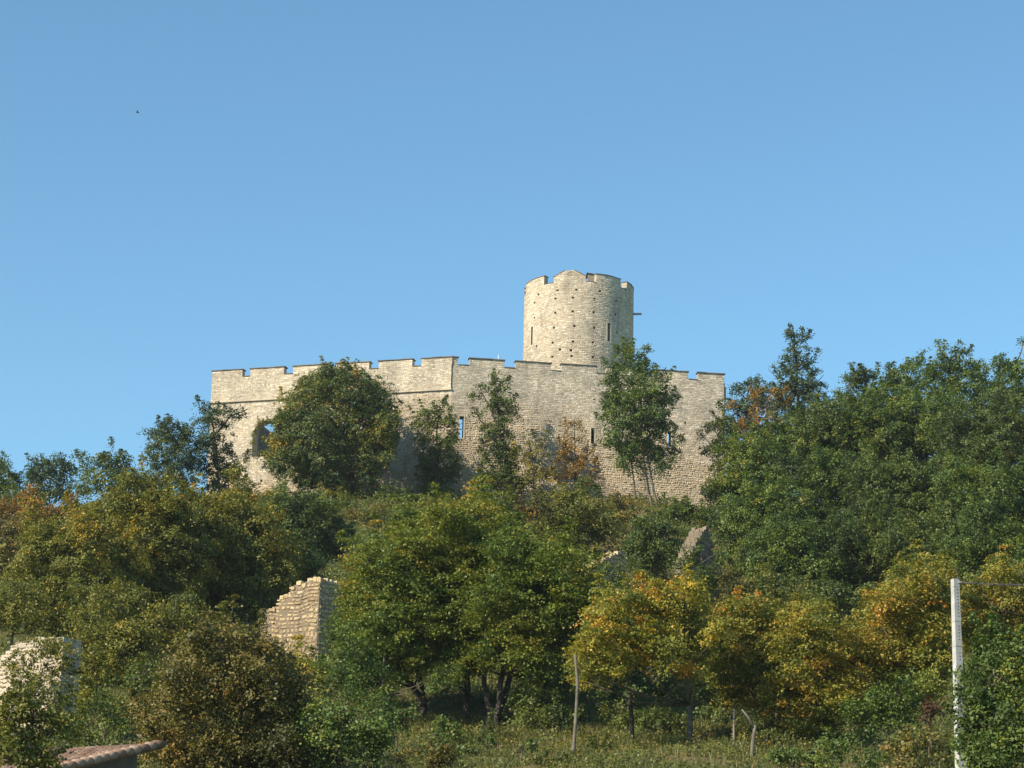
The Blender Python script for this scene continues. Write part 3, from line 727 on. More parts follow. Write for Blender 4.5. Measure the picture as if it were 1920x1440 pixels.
plant('tree', 'tall bluish green tree against the sky just left of the castle wall', 'tree', 184, [(300, 815, 20), (312, 795, 10), (330, 812, 20), (350, 815, 12), (345, 848, 24), (308, 850, 24), (335, 885, 30), (362, 868, 16), (300, 890, 24), (325, 920, 30), (290, 835, 12)], 'blue', 4, GL, fat=1.25, cover=1.9, airy=.6, flat=.65)
plant('tree', 'slender leafy tree with a branch reaching right over the left end of the castle wall', 'tree', 186, [(385, 768, 12), (380, 790, 12), (400, 798, 18), (408, 775, 9), (432, 776, 10), (452, 772, 9), (465, 768, 5), (395, 832, 22), (425, 850, 12), (402, 868, 24), (440, 868, 10), (440, 888, 20), (408, 905, 24), (458, 882, 8), (430, 925, 28), (385, 850, 14)], 'blue', 5, fat=1.3, cover=1.5, airy=1., flat=.7, trunk=[[(415, 960, 0), (408, 880, 0), (400, 800, 0), (388, 765, 0)], [(408, 880, 0), (400, 820, .2), (432, 780, .3), (462, 768, .4)]], r0=.14)
# ------------------------------------------------------------------ trees in front of the castle wall
plant('tree', 'big dense round tree with yellowing tips in front of the castle wall', 'tree', 184.5, [(628, 712, 26), (592, 735, 34), (665, 728, 36), (700, 752, 34), (560, 768, 32), (538, 800, 26), (625, 775, 50), (580, 815, 46), (685, 800, 46), (722, 795, 26), (545, 845, 38), (610, 860, 46), (668, 865, 44), (712, 845, 28), (735, 815, 12), (580, 893, 24), (635, 900, 28), (530, 870, 22), (690, 890, 20)], 'wall', 6, layers=2, depth=1.6, cover=2.0, ybias=.3, patch=.35, flat=.45, spray=.42, r0=.3, contrast=.2)
plant('tree', 'thin dark tree before the castle wall, first right of the big round tree', 'tree', 186.5, [(802, 786, 20), (822, 770, 13), (838, 798, 15), (800, 815, 18), (835, 840, 18), (850, 820, 9), (812, 860, 20), (842, 862, 14), (800, 882, 14), (822, 900, 24), (845, 885, 14), (815, 930, 26), (783, 800, 9), (790, 850, 9)], 'dark', 7, fat=1.3, cover=1.6, airy=.9, flat=.6, trunk=[[(822, 955, 0), (822, 880, 0), (818, 820, 0), (822, 770, 0)]], r0=.12)
plant('tree', 'tall narrow climbing tree with bare side branches at the centre of the castle wall', 'tree', 187, [(922, 705, 8), (938, 732, 18), (925, 758, 10), (946, 765, 18), (940, 790, 12), (902, 728, 7), (892, 742, 8), (888, 770, 8), (902, 780, 6), (918, 805, 14), (942, 822, 18), (925, 845, 18), (950, 850, 14), (935, 880, 22), (957, 880, 12), (938, 912, 26), (960, 905, 16), (915, 900, 12)], 'dark', 8, fat=1.3, cover=1.8, airy=.7, flat=.6, trunk=[[(945, 950, 0), (938, 870, 0), (935, 790, 0), (928, 700, 0)], [(935, 800, 0), (918, 765, 0), (908, 745, 0), (900, 728, 0)], [(938, 850, 0), (915, 800, 0), (902, 790, .1), (892, 772, .2)]], r0=.09)
plant('tree', 'thin sparse olive tree with a forked dark stem right of the narrow climbing tree', 'tree', 186, [(992, 828, 12), (1018, 832, 13), (975, 850, 10), (1000, 860, 17), (1030, 860, 12), (985, 885, 14), (1022, 890, 16), (1000, 905, 18), (968, 905, 12)], 'olive', 9, fat=1.25, cover=1.1, airy=1., flat=.7, trunk=[[(1003, 950, 0), (1000, 900, 0), (998, 860, 0), (990, 820, 0)], [(1000, 895, 0), (1010, 870, 0), (1022, 850, .1), (1030, 825, .2)]], r0=.09, bark=M_BARKD, twigs=70)
plant('tree', 'small sparse tree with orange brown autumn leaves near the dark slit of the castle wall', 'tree', 187, [(1075, 795, 9), (1078, 822, 15), (1060, 840, 12), (1098, 840, 9), (1072, 862, 20), (1098, 868, 17), (1050, 868, 12), (1112, 885, 10), (1082, 895, 22), (1060, 905, 14)], 'tan', 10, fat=1.3, cover=.9, airy=1., flat=.7, trunk=[[(1080, 940, 0), (1079, 890, 0), (1078, 840, 0), (1076, 785, 0)]], r0=.07, twigs=80, bark=M_BARKD)
plant('bush', 'small very dark bush at the foot of the orange leaved tree', 'bush', 186, [(1100, 908, 15), (1088, 918, 12), (1112, 915, 10)], 'dark', 11)
plant('tree', 'tall dark green tree with two pale slim trunks in front of the castle wall', 'tree', 183, [(1170, 672, 16), (1188, 660, 10), (1212, 655, 7), (1222, 642, 5), (1205, 672, 11), (1160, 695, 20), (1192, 705, 28), (1148, 722, 20), (1225, 722, 26), (1245, 700, 9), (1150, 758, 24), (1190, 752, 34), (1232, 760, 28), (1256, 742, 12), (1165, 800, 34), (1206, 805, 40), (1243, 795, 20), (1268, 820, 10), (1262, 845, 9), (1188, 845, 34), (1228, 848, 24), (1150, 825, 16), (1165, 865, 14), (1245, 880, 12)], 'green', 12, fat=1.14, depth=1.2, cover=1.9, airy=.75, trunk=[[(1228, 985, 0), (1215, 910, 0), (1205, 850, 0), (1200, 700, 0)], [(1232, 950, 0), (1222, 900, 0), (1212, 840, 0), (1220, 720, 0)]], r0=.11, bark=M_BARKL)
plant('tree', 'thin brown stemmed sapling under the left side of the tree with pale trunks', 'tree', 185, [(1180, 850, 14), (1170, 838, 12), (1190, 865, 8)], 'green', 13, trunk=[[(1192, 940, 0), (1188, 900, 0), (1184, 870, 0), (1178, 840, 0)]], r0=.09)
plant('tree', 'sparse spreading tree overlapping the right end of the castle wall', 'tree', 183, [(1338, 805, 13), (1322, 822, 10), (1355, 792, 12), (1365, 810, 14), (1342, 835, 16), (1372, 838, 20), (1325, 850, 8), (1355, 862, 20)], 'dark', 14, fat=1.25, cover=1.4, airy=1., flat=.75)
plant('ivy', 'olive creeper hanging along the left edge of the big arched opening', 'plant', 194.0, [(481, 800, 5), (488, 792, 5), (476, 815, 5), (474, 830, 5), (475, 845, 4), (500, 789, 5), (512, 790, 4), (472, 855, 4)], 'olive', 15, spray=.2, leaf=.1, depth=.2)
# ------------------------------------------------------------------ skyline right of the castle
GR = 'trees on the skyline right of the castle'
plant('tree', 'bluish green tree just right of the castle wall, behind the orange one', 'tree', 186, [(1385, 735, 16), (1372, 755, 14), (1405, 725, 12), (1420, 715, 8), (1412, 748, 24), (1440, 745, 20), (1390, 780, 26), (1430, 785, 32), (1375, 800, 18), (1400, 820, 34), (1375, 850, 28)], 'blue', 16, GR, airy=.7)
plant('tree', 'bright orange leaved tree beside the right end of the castle', 'tree', 180, [(1432, 742, 13), (1415, 752, 9), (1466, 752, 14), (1455, 730, 7), (1412, 778, 18), (1450, 785, 16), (1385, 800, 10), (1478, 755, 8), (1440, 815, 14), (1465, 808, 14), (1425, 845, 12), (1520, 800, 10), (1390, 845, 8), (1370, 760, 6)], 'orange', 17, GR, cover=1.0, airy=.9)
plant('tree', 'tall pointed dark tree towering over the skyline right of the castle', 'tree', 182, [(1486, 629, 11), (1478, 622, 6), (1512, 634, 7), (1495, 650, 12), (1478, 664, 13), (1510, 662, 13), (1520, 682, 11), (1490, 682, 20), (1462, 690, 10), (1515, 702, 17), (1480, 708, 18), (1545, 703, 9), (1535, 715, 10), (1460, 712, 8), (1498, 728, 26), (1470, 735, 16), (1525, 735, 16), (1495, 755, 30), (1530, 765, 24), (1470, 770, 24), (1500, 800, 34)], 'blue', 18, GR, cover=1.5, airy=.5, flat=.75, trunk=[[(1500, 900, 0), (1498, 800, 0), (1495, 720, 0), (1488, 622, 0)]], r0=.2)
plant('tree', 'dull grey green thin tree in the notch right of the pointed tree', 'tree', 176, [(1530, 745, 12), (1545, 765, 18), (1520, 780, 20), (1560, 785, 16), (1540, 810, 26), (1575, 800, 20)], 'blue', 19, GR, cover=1.0, airy=1.)
plant('tree', 'dark tree with a small tuft on top, right of the notch in the skyline', 'tree', 178, [(1612, 702, 10), (1614, 688, 5), (1590, 715, 12), (1630, 705, 12), (1608, 732, 24), (1585, 745, 20), (1645, 732, 24), (1572, 765, 14), (1600, 765, 28), (1650, 765, 34), (1680, 712, 20), (1690, 740, 30)], 'dark', 20, GR, cover=1.7, airy=.5)
plant('tree', 'broad green tree with tall loose shoots rising at its top, on the right skyline', 'tree', 176, [(1735, 692, 24), (1708, 708, 22), (1765, 690, 20), (1770, 655, 7), (1758, 645, 6), (1785, 665, 10), (1802, 645, 7), (1803, 665, 11), (1810, 690, 22), (1785, 705, 28), (1840, 690, 12), (1835, 715, 24), (1745, 740, 40), (1800, 745, 42), (1695, 755, 30), (1850, 750, 34)], 'green', 21, GR, cover=1.7, airy=.6)
plant('tree', 'tree with wispy top cut off by the right edge, on the skyline', 'tree', 172, [(1875, 672, 9), (1873, 690, 12), (1892, 680, 11), (1905, 672, 9), (1915, 690, 18), (1893, 708, 20), (1930, 670, 14), (1930, 720, 34), (1885, 740, 34), (1930, 770, 46), (1880, 780, 40), (1919, 640, 5), (1960, 700, 40)], 'green', 22, GR, cover=1.7, airy=.6)
# ------------------------------------------------------------------ dense wood on the right slope
GW = 'dense trees on the slope right of the castle'
def wood(label, Y, cx, cy, rx, ry, n, mat, seed, **kw):
    kw.setdefault('cover', 2.0); kw.setdefault('airy', .7); kw.setdefault('grow', 1.42); kw.setdefault('patch', .3); kw.setdefault('flat', .6)
    plant('tree', label, 'tree', Y, ('b', cx, cy, rx, ry, n), mat, seed, GW, **kw)
wood('dark green tree hiding the foot of the right end of the castle wall', 172, 1385, 915, 66, 56, 13, 'green', 30, grow=1.15)
wood('low dark tree between the pale slim trunks and the wood on the right', 174, 1300, 965, 62, 36, 9, 'green', 31, grow=1.1)
wood('green tree below the orange tree on the right slope', 168, 1470, 865, 82, 62, 13, 'green', 32)
wood('broad dark tree below the notch of the right skyline', 168, 1585, 830, 90, 70, 14, 'dark', 33)
wood('olive green tree just below the tall loose shoots of the right skyline', 165, 1710, 825, 95, 75, 15, 'green', 34)
wood('dark olive tree at the right edge under the skyline trees', 160, 1855, 840, 95, 80, 15, 'dark', 35)
wood('dark leafy tree in the middle of the right wood, left of the bare stem', 155, 1560, 930, 90, 70, 14, 'green', 36)
wood('large green tree right of the pointed grey ruin', 152, 1440, 995, 74, 66, 13, 'green', 37)
wood('dull brownish green tree in the heart of the right wood', 152, 1700, 935, 92, 70, 14, 'dark', 38)
wood('shaded green tree at the right edge halfway up the slope', 148, 1850, 950, 95, 75, 14, 'green', 39)
wood('yellowish green dense tree in the lower right wood, above the dark hollow', 140, 1505, 1055, 90, 70, 14, 'green', 40)
wood('dark blue green tree above the dark hollow in the right wood', 142, 1610, 1030, 78, 70, 12, 'dark', 41)
wood('dark green tree behind the concrete pole, above the orange tinted trees', 138, 1745, 1040, 90, 68, 14, 'dark', 42)
wood('olive tree at the right edge just above the cable', 134, 1880, 1035, 85, 62, 12, 'green', 43)
wood('low dark tree beside the dark hollow under the right wood', 136, 1440, 1110, 70, 42, 8, 'dark', 44)
wood('dark tree low at the right edge behind the orange tinted tree', 124, 1900, 1100, 60, 50, 7, 'green', 45)
wood('dark tree in the hollow between the right wood and the yellow trees', 122, 1600, 1130, 80, 42, 8, 'dark', 46)
wood('olive tree between the right wood and the yellow green tree', 118, 1480, 1140, 60, 40, 7, 'olive', 47)
# ------------------------------------------------------------------ middle of the slope
plant('tree', 'dark green tree on the slope under the left part of the castle wall', 'tree', 158, ('b', 560, 1000, 92, 82, 15), 'dark', 50, cover=2.)
plant('bush', 'olive bush directly under the big round tree', 'bush', 178, [(600, 945, 24), (630, 935, 22), (650, 955, 20), (580, 965, 20), (620, 965, 26)], 'olive', 51)
plant('bush', 'dark rounded bush at the wall foot right below the big round tree', 'bush', 180, [(738, 940, 24), (715, 950, 18), (762, 952, 20), (775, 945, 12)], 'dark', 52, fat=1.4)
plant('bush', 'dull green low bush on the bare slope left of the central maples', 'bush', 170, [(680, 975, 26), (710, 985, 26), (740, 985, 20), (690, 1005, 26), (660, 1000, 24)], 'under', 53, fat=1.35)
plant('bush', 'green bush under the thin dark tree at the foot of the wall', 'bush', 176, [(815, 955, 20), (795, 965, 18), (840, 950, 20)], 'under', 54)
plant('tree', 'yellow green tree on top of the central clump, under the narrow climbing tree', 'tree', 150, [(850, 965, 28), (820, 985, 26), (885, 950, 24), (905, 975, 30), (870, 1000, 34), (935, 950, 24), (790, 1010, 20), (930, 1000, 30), (840, 1020, 30)], 'maple', 55, ybias=.15, cover=2.)
plant('bush', 'brown tinged bush with a few rusty leaves below the sparse olive tree', 'bush', 152, [(960, 945, 22), (985, 965, 26), (960, 985, 26), (1010, 950, 20), (995, 1000, 26), (970, 1020, 22)], 'brown', 56, airy=.6)
plant('tree', 'dark olive low tree below the orange leaved tree and the wall foot', 'tree', 158, ('b', 1085, 975, 78, 50, 11), 'olive', 57, cover=1.8)
plant('bush', 'brownish bush just left of the pale slim trunks', 'bush', 165, ('b', 1165, 955, 40, 32, 6), 'brown', 58)
plant('tree', 'dense dark green bush like tree left of the pointed grey ruin', 'tree', 150, ('b', 1225, 1025, 60, 50, 10), 'dark', 59, cover=1.9)
plant('bush', 'dark green bush below the crumbling low wall', 'bush', 136, ('b', 1180, 1092, 50, 26, 6), 'dark', 60)
plant('bush', 'olive brown bush at the right foot of the pointed grey ruin', 'bush', 136, ('b', 1365, 1108, 44, 26, 6), 'brown', 61)
plant('bush', 'dark bush left of the foot of the pointed grey ruin', 'bush', 136, ('b', 1285, 1098, 32, 22, 5), 'dark', 62)
# ------------------------------------------------------------------ left half of the slope
plant('tree', 'rusty orange tree under the skyline at the left', 'tree', 168, ('b', 72, 965, 82, 44, 10), 'orange', 70, cover=1.6, airy=.5)
plant('tree', 'brown green tree at the left edge under the rusty orange one', 'tree', 150, ('b', 10, 1060, 62, 78, 10), 'brown', 71, cover=1.8)
plant('tree', 'dark tree behind the left olive trees, under the skyline gap', 'tree', 166, ('b', 225, 985, 80, 40, 9), 'dark', 72)
GA = 'tall olive green trees on the left slope'
kwa = dict(grow=1.45, ybias=.32, cover=2.0, airy=.7, patch=.15, contrast=.2)
plant('tree', 'leftmost of the three big olive green trees, above the white wall', 'tree', 118, ('b', 140, 1085, 95, 110, 18), 'olive', 73, GA, r0=.2, **kwa)
plant('tree', 'middle one of the three big olive green trees, rising highest on the left slope', 'tree', 122, ('b', 285, 1050, 95, 115, 19), 'olive', 74, GA, r0=.2, **kwa)
plant('tree', 'rightmost of the three big olive green trees, reaching toward the ruined wall corner', 'tree', 126, ('b', 430, 1055, 95, 112, 19), 'olive', 75, GA, r0=.2, **kwa)
plant('tree', 'dark tree in the deep shade between the white wall and the brown tree', 'tree', 104, ('b', 205, 1235, 85, 90, 14), 'olive', 76, cover=1.7)
plant('tree', 'green tree low on the left slope behind the brown tree', 'tree', 106, ('b', 345, 1180, 75, 70, 11), 'olive', 77, cover=1.6)
plant('tree', 'small dark tree overhanging the stepped top of the ruined wall corner', 'tree', 124, ('b', 465, 1130, 50, 34, 7), 'dark', 78)
plant('tree', 'big brown and olive autumn tree in front of the ruined wall corner', 'tree', 71, [(430, 1215, 40), (380, 1240, 44), (480, 1235, 44), (340, 1290, 50), (420, 1290, 58), (500, 1295, 50), (545, 1290, 30), (300, 1350, 36), (360, 1365, 55), (440, 1375, 60), (520, 1365, 50), (330, 1430, 46), (410, 1445, 50), (490, 1440, 46), (560, 1420, 34), (445, 1188, 18), (395, 1195, 16)], 'brown', 79, layers=2, depth=1.8, cover=1.8, airy=.5, patch=.3, contrast=.2, spray=.38)
plant('bush', 'golden leaved bush at the right flank of the brown tree, under the ruined wall corner', 'bush', 76, [(545, 1262, 22), (575, 1255, 16), (560, 1290, 24), (585, 1285, 18), (530, 1240, 12)], 'yellow', 80, airy=.6)
plant('bush', 'thin leaved shrub in front of the white wall at the bottom left corner', 'bush', 49, [(40, 1420, 34), (90, 1440, 26), (30, 1300, 22), (60, 1330, 26), (10, 1350, 30), (50, 1375, 34), (95, 1370, 26), (20, 1410, 38), (80, 1420, 36), (118, 1392, 20), (-10, 1380, 40), (120, 1350, 18), (70, 1290, 18), (10, 1270, 16), (85, 1300, 16), (35, 1325, 20), (125, 1320, 12)], 'olive', 81, cover=1.5, airy=1., twigs=60, spray=.25, bark=M_BARK)
plant('bush', 'small shrub growing over the top of the white wall', 'bush', 80.5, [(100, 1215, 14), (60, 1240, 14), (120, 1225, 10), (85, 1262, 14), (60, 1285, 16), (110, 1290, 12), (100, 1320, 16), (75, 1215, 10), (40, 1270, 12), (125, 1250, 10), (90, 1345, 18)], 'olive', 82, r0=.04, cover=1.1, airy=1., spray=.25, base_px=90)
plant('bush', 'green shrub behind the tiled roof building', 'bush', 66, [(180, 1345, 30), (150, 1370, 28), (215, 1365, 26), (240, 1380, 18)], 'dark', 83)
plant('tree', 'slim dark tree with a bare lower stem behind the tiled roof building', 'tree', 74, [(230, 1290, 28), (260, 1270, 26), (275, 1310, 24), (215, 1315, 22)], 'dark', 84, trunk=[[(248, 1400, 0), (246, 1350, 0), (245, 1310, 0), (245, 1270, 0)]], cover=1.3)
plant('tree', 'dark low tree filling the foot of the skyline at the far left', 'tree', 172, ('b', 40, 945, 60, 34, 7), 'dark', 180)
plant('tree', 'olive tree under the tall bluish tree left of the castle', 'tree', 150, ('b', 330, 965, 80, 34, 8), 'olive', 181)
plant('tree', 'brownish green tree at the left edge above the white wall', 'tree', 108, ('b', 30, 1140, 60, 50, 9), 'olive', 182)
plant('tree', 'olive tree between the white wall and the middle of the left slope', 'tree', 112, ('b', 215, 1140, 70, 50, 9), 'olive', 183)
plant('tree', 'dark green tree just left of the stepped ruined wall', 'tree', 128, ('b', 545, 1070, 70, 46, 9), 'dark', 184)
plant('bush', 'dark ivy covered bush against the shaded face of the ruined wall corner', 'bush', 116, ('b', 640, 1220, 18, 34, 5), 'dark', 185)
plant('bush', 'green bush under the ruined wall corner', 'bush', 100, ('b', 610, 1275, 40, 30, 6), 'green', 186)
plant('tree', 'brown green tree at the top right of the central maples', 'tree', 134, ('b', 1010, 1015, 54, 34, 7), 'olive', 187)
plant('bush', 'dark undergrowth bush in the shade under the left maple', 'bush', 104, ('b', 700, 1290, 40, 24, 5), 'dark', 188)
plant('bush', 'low scrub left of the bank at the bottom of the brown tree', 'bush', 80, ('b', 770, 1420, 30, 16, 4), 'under', 189, spray=.25)
# ------------------------------------------------------------------ big maples in the centre
GM = 'big maples in the centre foreground'
km = dict(layers=3, depth=3.4, flat=.85, spray=.55, ybias=.22, cover=2.0, thick=.14, patch=.22, contrast=.15, airy=.25)
plant('tree', 'left one of the big layered maples, leaning trunk, next to the ruined wall corner', 'tree', 99, [(690, 1050, 28), (725, 1035, 30), (688, 1095, 32), (710, 1090, 42), (760, 1080, 42), (675, 1140, 30), (690, 1140, 38), (745, 1140, 46), (668, 1185, 28), (770, 1045, 30), (785, 1110, 36), (700, 1195, 44), (755, 1205, 44), (735, 1245, 32), (690, 1240, 24), (795, 1180, 36), (780, 1240, 26)], 'maple', 90, GM, bark=M_BARKD, r0=.17, trunk=[[(786, 1372, 0), (796, 1330, 0), (793, 1295, 0), (775, 1230, 0), (735, 1100, 0)], [(797, 1320, 0), (775, 1290, 0), (750, 1255, .3), (720, 1190, .6)]], **km)
plant('tree', 'middle one of the big layered maples, tall yellow green crown on a straight dark trunk', 'tree', 99.5, [(780, 1010, 28), (830, 1005, 34), (880, 1020, 38), (930, 1030, 34), (760, 1045, 30), (810, 1050, 42), (865, 1065, 44), (920, 1075, 42), (820, 1100, 42), (880, 1115, 44), (850, 1160, 46), (905, 1165, 40), (830, 1205, 40), (880, 1210, 38), (840, 1245, 28), (800, 1140, 34), (900, 1000, 22), (850, 975, 28), (905, 965, 26), (812, 985, 24), (768, 1018, 26), (945, 990, 24)], 'maple', 91, GM, bark=M_BARKD, r0=.18, trunk=[[(882, 1398, 0), (875, 1345, 0), (878, 1290, 0), (872, 1180, 0), (865, 1060, 0)]], **km)
plant('tree', 'right one of the big layered maples, wide crown over several trunks from one foot', 'tree', 96, [(985, 1040, 28), (1030, 1050, 34), (1075, 1070, 32), (960, 1080, 36), (1010, 1095, 44), (1065, 1110, 42), (1105, 1110, 26), (950, 1135, 40), (1000, 1150, 44), (1055, 1165, 42), (1100, 1160, 30), (960, 1190, 38), (1015, 1205, 38), (1015, 1238, 26), (900, 1235, 20), (925, 1215, 28), (1075, 1200, 26), (990, 1235, 22), (1120, 1130, 20), (940, 1045, 34), (912, 1105, 34), (925, 1150, 34), (955, 1015, 28), (975, 1110, 34)], 'maple', 92, GM, bark=M_BARKD, r0=.18, trunk=[[(928, 1412, 0), (931, 1350, 0), (938, 1285, 0), (955, 1210, 0), (1005, 1080, 0)], [(926, 1370, 0), (914, 1320, 0), (907, 1270, .3), (920, 1190, .6)], [(932, 1345, 0), (948, 1300, .4), (962, 1250, .6), (1020, 1160, .8)]], **km)
plant('tree', 'smaller green maple with low hanging sprays at the left foot of the big maples', 'tree', 90, [(640, 1195, 24), (660, 1225, 28), (700, 1260, 30), (655, 1265, 28), (725, 1290, 22), (840, 1262, 22), (815, 1275, 16)], 'green', 93, flat=.75, spray=.45, cover=1.8)
plant('bush', 'bright green bushy shrub at the bottom, right of the brown tree', 'bush', 69, [(640, 1330, 40), (690, 1340, 34), (620, 1385, 44), (680, 1395, 40), (640, 1430, 44), (590, 1340, 26), (720, 1370, 22)], 'green', 94, cover=1.9, spray=.35)
plant('bush', 'small green shrub left of the leaning maple trunk', 'bush', 84, [(730, 1335, 20), (755, 1350, 18), (715, 1350, 16), (765, 1330, 12)], 'green', 95, spray=.3)
plant('bush', 'tiny green shrub between the maple trunks', 'bush', 88, [(908, 1365, 14), (918, 1385, 12)], 'green', 96, spray=.25)
plant('bush', 'low dark bramble at the foot of the middle maple', 'bush', 84, [(860, 1395, 22), (835, 1400, 16), (885, 1405, 16)], 'dark', 97, spray=.3)
plant('bush', 'small yellow green shrub low on the bank left of the maple feet', 'bush', 79, [(840, 1412, 14), (850, 1428, 12), (815, 1380, 12)], 'green', 98, spray=.25)
plant('bush', 'dull green bush in the gap between the wall foot bush and the tall central clump', 'bush', 168, ('b', 752, 992, 60, 26, 8), 'dark', 190)
plant('bush', 'rounded green bush left of the grassy gap under the big round tree', 'bush', 172, ('b', 672, 962, 44, 26, 7), 'dark', 191)
plant('tree', 'green tree behind the upper left edge of the central maples', 'tree', 140, ('b', 690, 1045, 44, 34, 7), 'dark', 192)
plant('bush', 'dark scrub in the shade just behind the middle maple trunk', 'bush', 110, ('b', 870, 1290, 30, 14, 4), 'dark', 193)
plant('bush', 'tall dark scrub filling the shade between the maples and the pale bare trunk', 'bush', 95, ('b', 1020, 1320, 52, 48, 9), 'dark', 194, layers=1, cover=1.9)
plant('bush', 'dark scrub under the golden tree, left of its trunk', 'bush', 93, ('b', 1180, 1330, 66, 34, 8), 'dark', 195)
plant('bush', 'dark scrub under the golden tree, right of its trunk', 'bush', 93, ('b', 1350, 1340, 48, 32, 7), 'dark', 196)
plant('bush', 'dark green scrub under the yellow green tree', 'bush', 88, ('b', 1500, 1365, 56, 32, 7), 'dark', 197)
plant('bush', 'pale dry weeds on the bank between the pale bare trunk and the golden tree', 'bush', 82, ('b', 1130, 1400, 40, 12, 4), 'under', 198, spray=.22, airy=.8, cover=1.2)
plant('bush', 'weedy clump on the bank left of the dead leaning stub', 'bush', 78, ('b', 1340, 1410, 36, 13, 4), 'under', 199, spray=.22, airy=.8, cover=1.2)
plant('bush', 'small weedy shrub on the bank below the several trunked maple', 'bush', 78, ('b', 985, 1400, 30, 12, 4), 'green', 210, spray=.22, airy=.8, cover=1.2)
plant('tree', 'dark shaded tree filling the hollow behind the several trunked maple', 'tree', 107, ('b', 1020, 1255, 62, 46, 9), 'dark', 220, cover=1.6)  # tree added to darken the gap under the maple crowns
plant('tree', 'dark shaded tree behind the golden tree, left of its trunk', 'tree', 106, ('b', 1160, 1280, 62, 40, 8), 'dark', 221, cover=1.6)  # added as well, so the gap under the golden crown reads dark
plant('tree', 'dark shaded tree behind the golden tree, right of its trunk', 'tree', 106, ('b', 1330, 1285, 66, 40, 8), 'dark', 222, cover=1.6)  # third added tree, darkens the gap on the other side
plant('bush', 'dark bush at the right edge of the white wall', 'bush', 79, ('b', 172, 1280, 30, 62, 9), 'olive', 223, spray=.3)
plant('bush', 'green bush between the tiled roof and the brown tree', 'bush', 74, ('b', 225, 1340, 40, 36, 7), 'olive', 224, spray=.3)
plant('ivy', 'leafy ivy hanging over the face of the white wall at the left edge', 'plant', 81.2, [(20, 1260, 14), (50, 1235, 12), (75, 1225, 14), (105, 1215, 14), (120, 1250, 10), (95, 1265, 14), (60, 1280, 16), (30, 1310, 16), (80, 1320, 18), (115, 1300, 12), (50, 1350, 20), (100, 1360, 18), (10, 1350, 18), (125, 1225, 10), (30, 1228, 9), (15, 1240, 9), (60, 1205, 9), (90, 1202, 9), (118, 1204, 9), (138, 1230, 11), (146, 1265, 12), (138, 1310, 12), (142, 1350, 12)], 'olive', 230, cover=1.2, spray=.22, depth=.5, airy=.6)
plant('bush', 'wide thicket of dark scrub at the foot of the several trunked maple, on its right', 'bush', 92, ('b', 1040, 1350, 50, 26, 7), 'dark', 231, spray=.3)
plant('bush', 'thicket of scrub in the shade between the golden tree trunk and the thin dark trunk', 'bush', 90, ('b', 1240, 1350, 50, 24, 7), 'dark', 232, spray=.3)
plant('bush', 'olive scrub at the bottom between the rusty thin post and the dead stub', 'bush', 80, ('b', 1430, 1385, 40, 20, 6), 'under', 233, spray=.28)
plant('bush', 'scrub clump at the bottom right of the dead leaning stub', 'bush', 74, ('b', 1500, 1420, 50, 16, 6), 'green', 234, spray=.28)
plant('bush', 'brown and green weeds at the bottom edge left of the maple feet', 'bush', 74, ('b', 800, 1425, 50, 16, 6), 'brown', 235, spray=.25, airy=.8)
plant('bush', 'weedy clump at the bottom edge right of the several trunked maple foot', 'bush', 73, ('b', 1060, 1428, 60, 12, 6), 'under', 236, spray=.22, airy=.9, cover=1.3)
plant('bush', 'green scrub between the leaning maple trunk and the middle maple trunk', 'bush', 86, ('b', 835, 1360, 24, 14, 4), 'green', 237, spray=.25)
plant('bush', 'straggling green bush growing against the pointed grey ruin', 'bush', 136, [(1290, 1045, 15), (1300, 1075, 22), (1348, 1068, 18), (1312, 1018, 7), (1275, 1065, 18), (1330, 1090, 20), (1350, 1035, 10)], 'dark', 240, airy=.8, spray=.3, cover=1.3)
# ------------------------------------------------------------------ yellow trees
ky = dict(layers=3, depth=3.2, fat=1.2, flat=.8, spray=.42, thick=.16, cover=1.6, patch=.25, contrast=.2, airy=.5)
plant('tree', 'brightest golden yellow tree with a slim spotted trunk, right of the big maples', 'tree', 84, [(1150, 1130, 26), (1185, 1125, 26), (1225, 1125, 26), (1265, 1115, 22), (1285, 1100, 14), (1245, 1100, 14), (1305, 1130, 26), (1130, 1170, 30), (1180, 1170, 38), (1235, 1170, 40), (1290, 1175, 38), (1110, 1210, 30), (1155, 1215, 34), (1205, 1220, 36), (1260, 1220, 34), (1310, 1215, 28), (1100, 1245, 24), (1140, 1250, 24), (1085, 1250, 14), (1340, 1185, 24), (1100, 1280, 16), (1205, 1125, 20), (1290, 1252, 14)], 'yellow', 100, trunk=[[(1294, 1402, 0), (1293, 1340, 0), (1288, 1270, 0), (1262, 1210, 0), (1230, 1150, 0)]], r0=.12, ybias=.1, **{**ky, 'fat': 1.05})
plant('tree', 'dull yellow tree between the golden tree and the pale stake', 'tree', 90, [(1365, 1165, 30), (1400, 1150, 30), (1435, 1160, 24), (1360, 1210, 32), (1405, 1205, 38), (1440, 1215, 26), (1380, 1255, 32), (1425, 1260, 30), (1360, 1290, 20), (1400, 1300, 26), (1440, 1300, 20)], 'yolive', 101, trunk=[[(1460, 1420, 0), (1455, 1370, 0), (1440, 1300, 0), (1410, 1220, 0)]], r0=.08, **ky)
plant('tree', 'yellow green autumn tree right of the pale stake', 'tree', 86, [(1500, 1165, 28), (1535, 1160, 26), (1485, 1205, 28), (1530, 1205, 36), (1570, 1200, 30), (1500, 1250, 36), (1550, 1255, 38), (1595, 1250, 26), (1475, 1290, 30), (1525, 1300, 38), (1575, 1305, 34), (1500, 1345, 26), (1545, 1350, 28), (1465, 1330, 22)], 'yolive', 102, r0=.12, **ky)
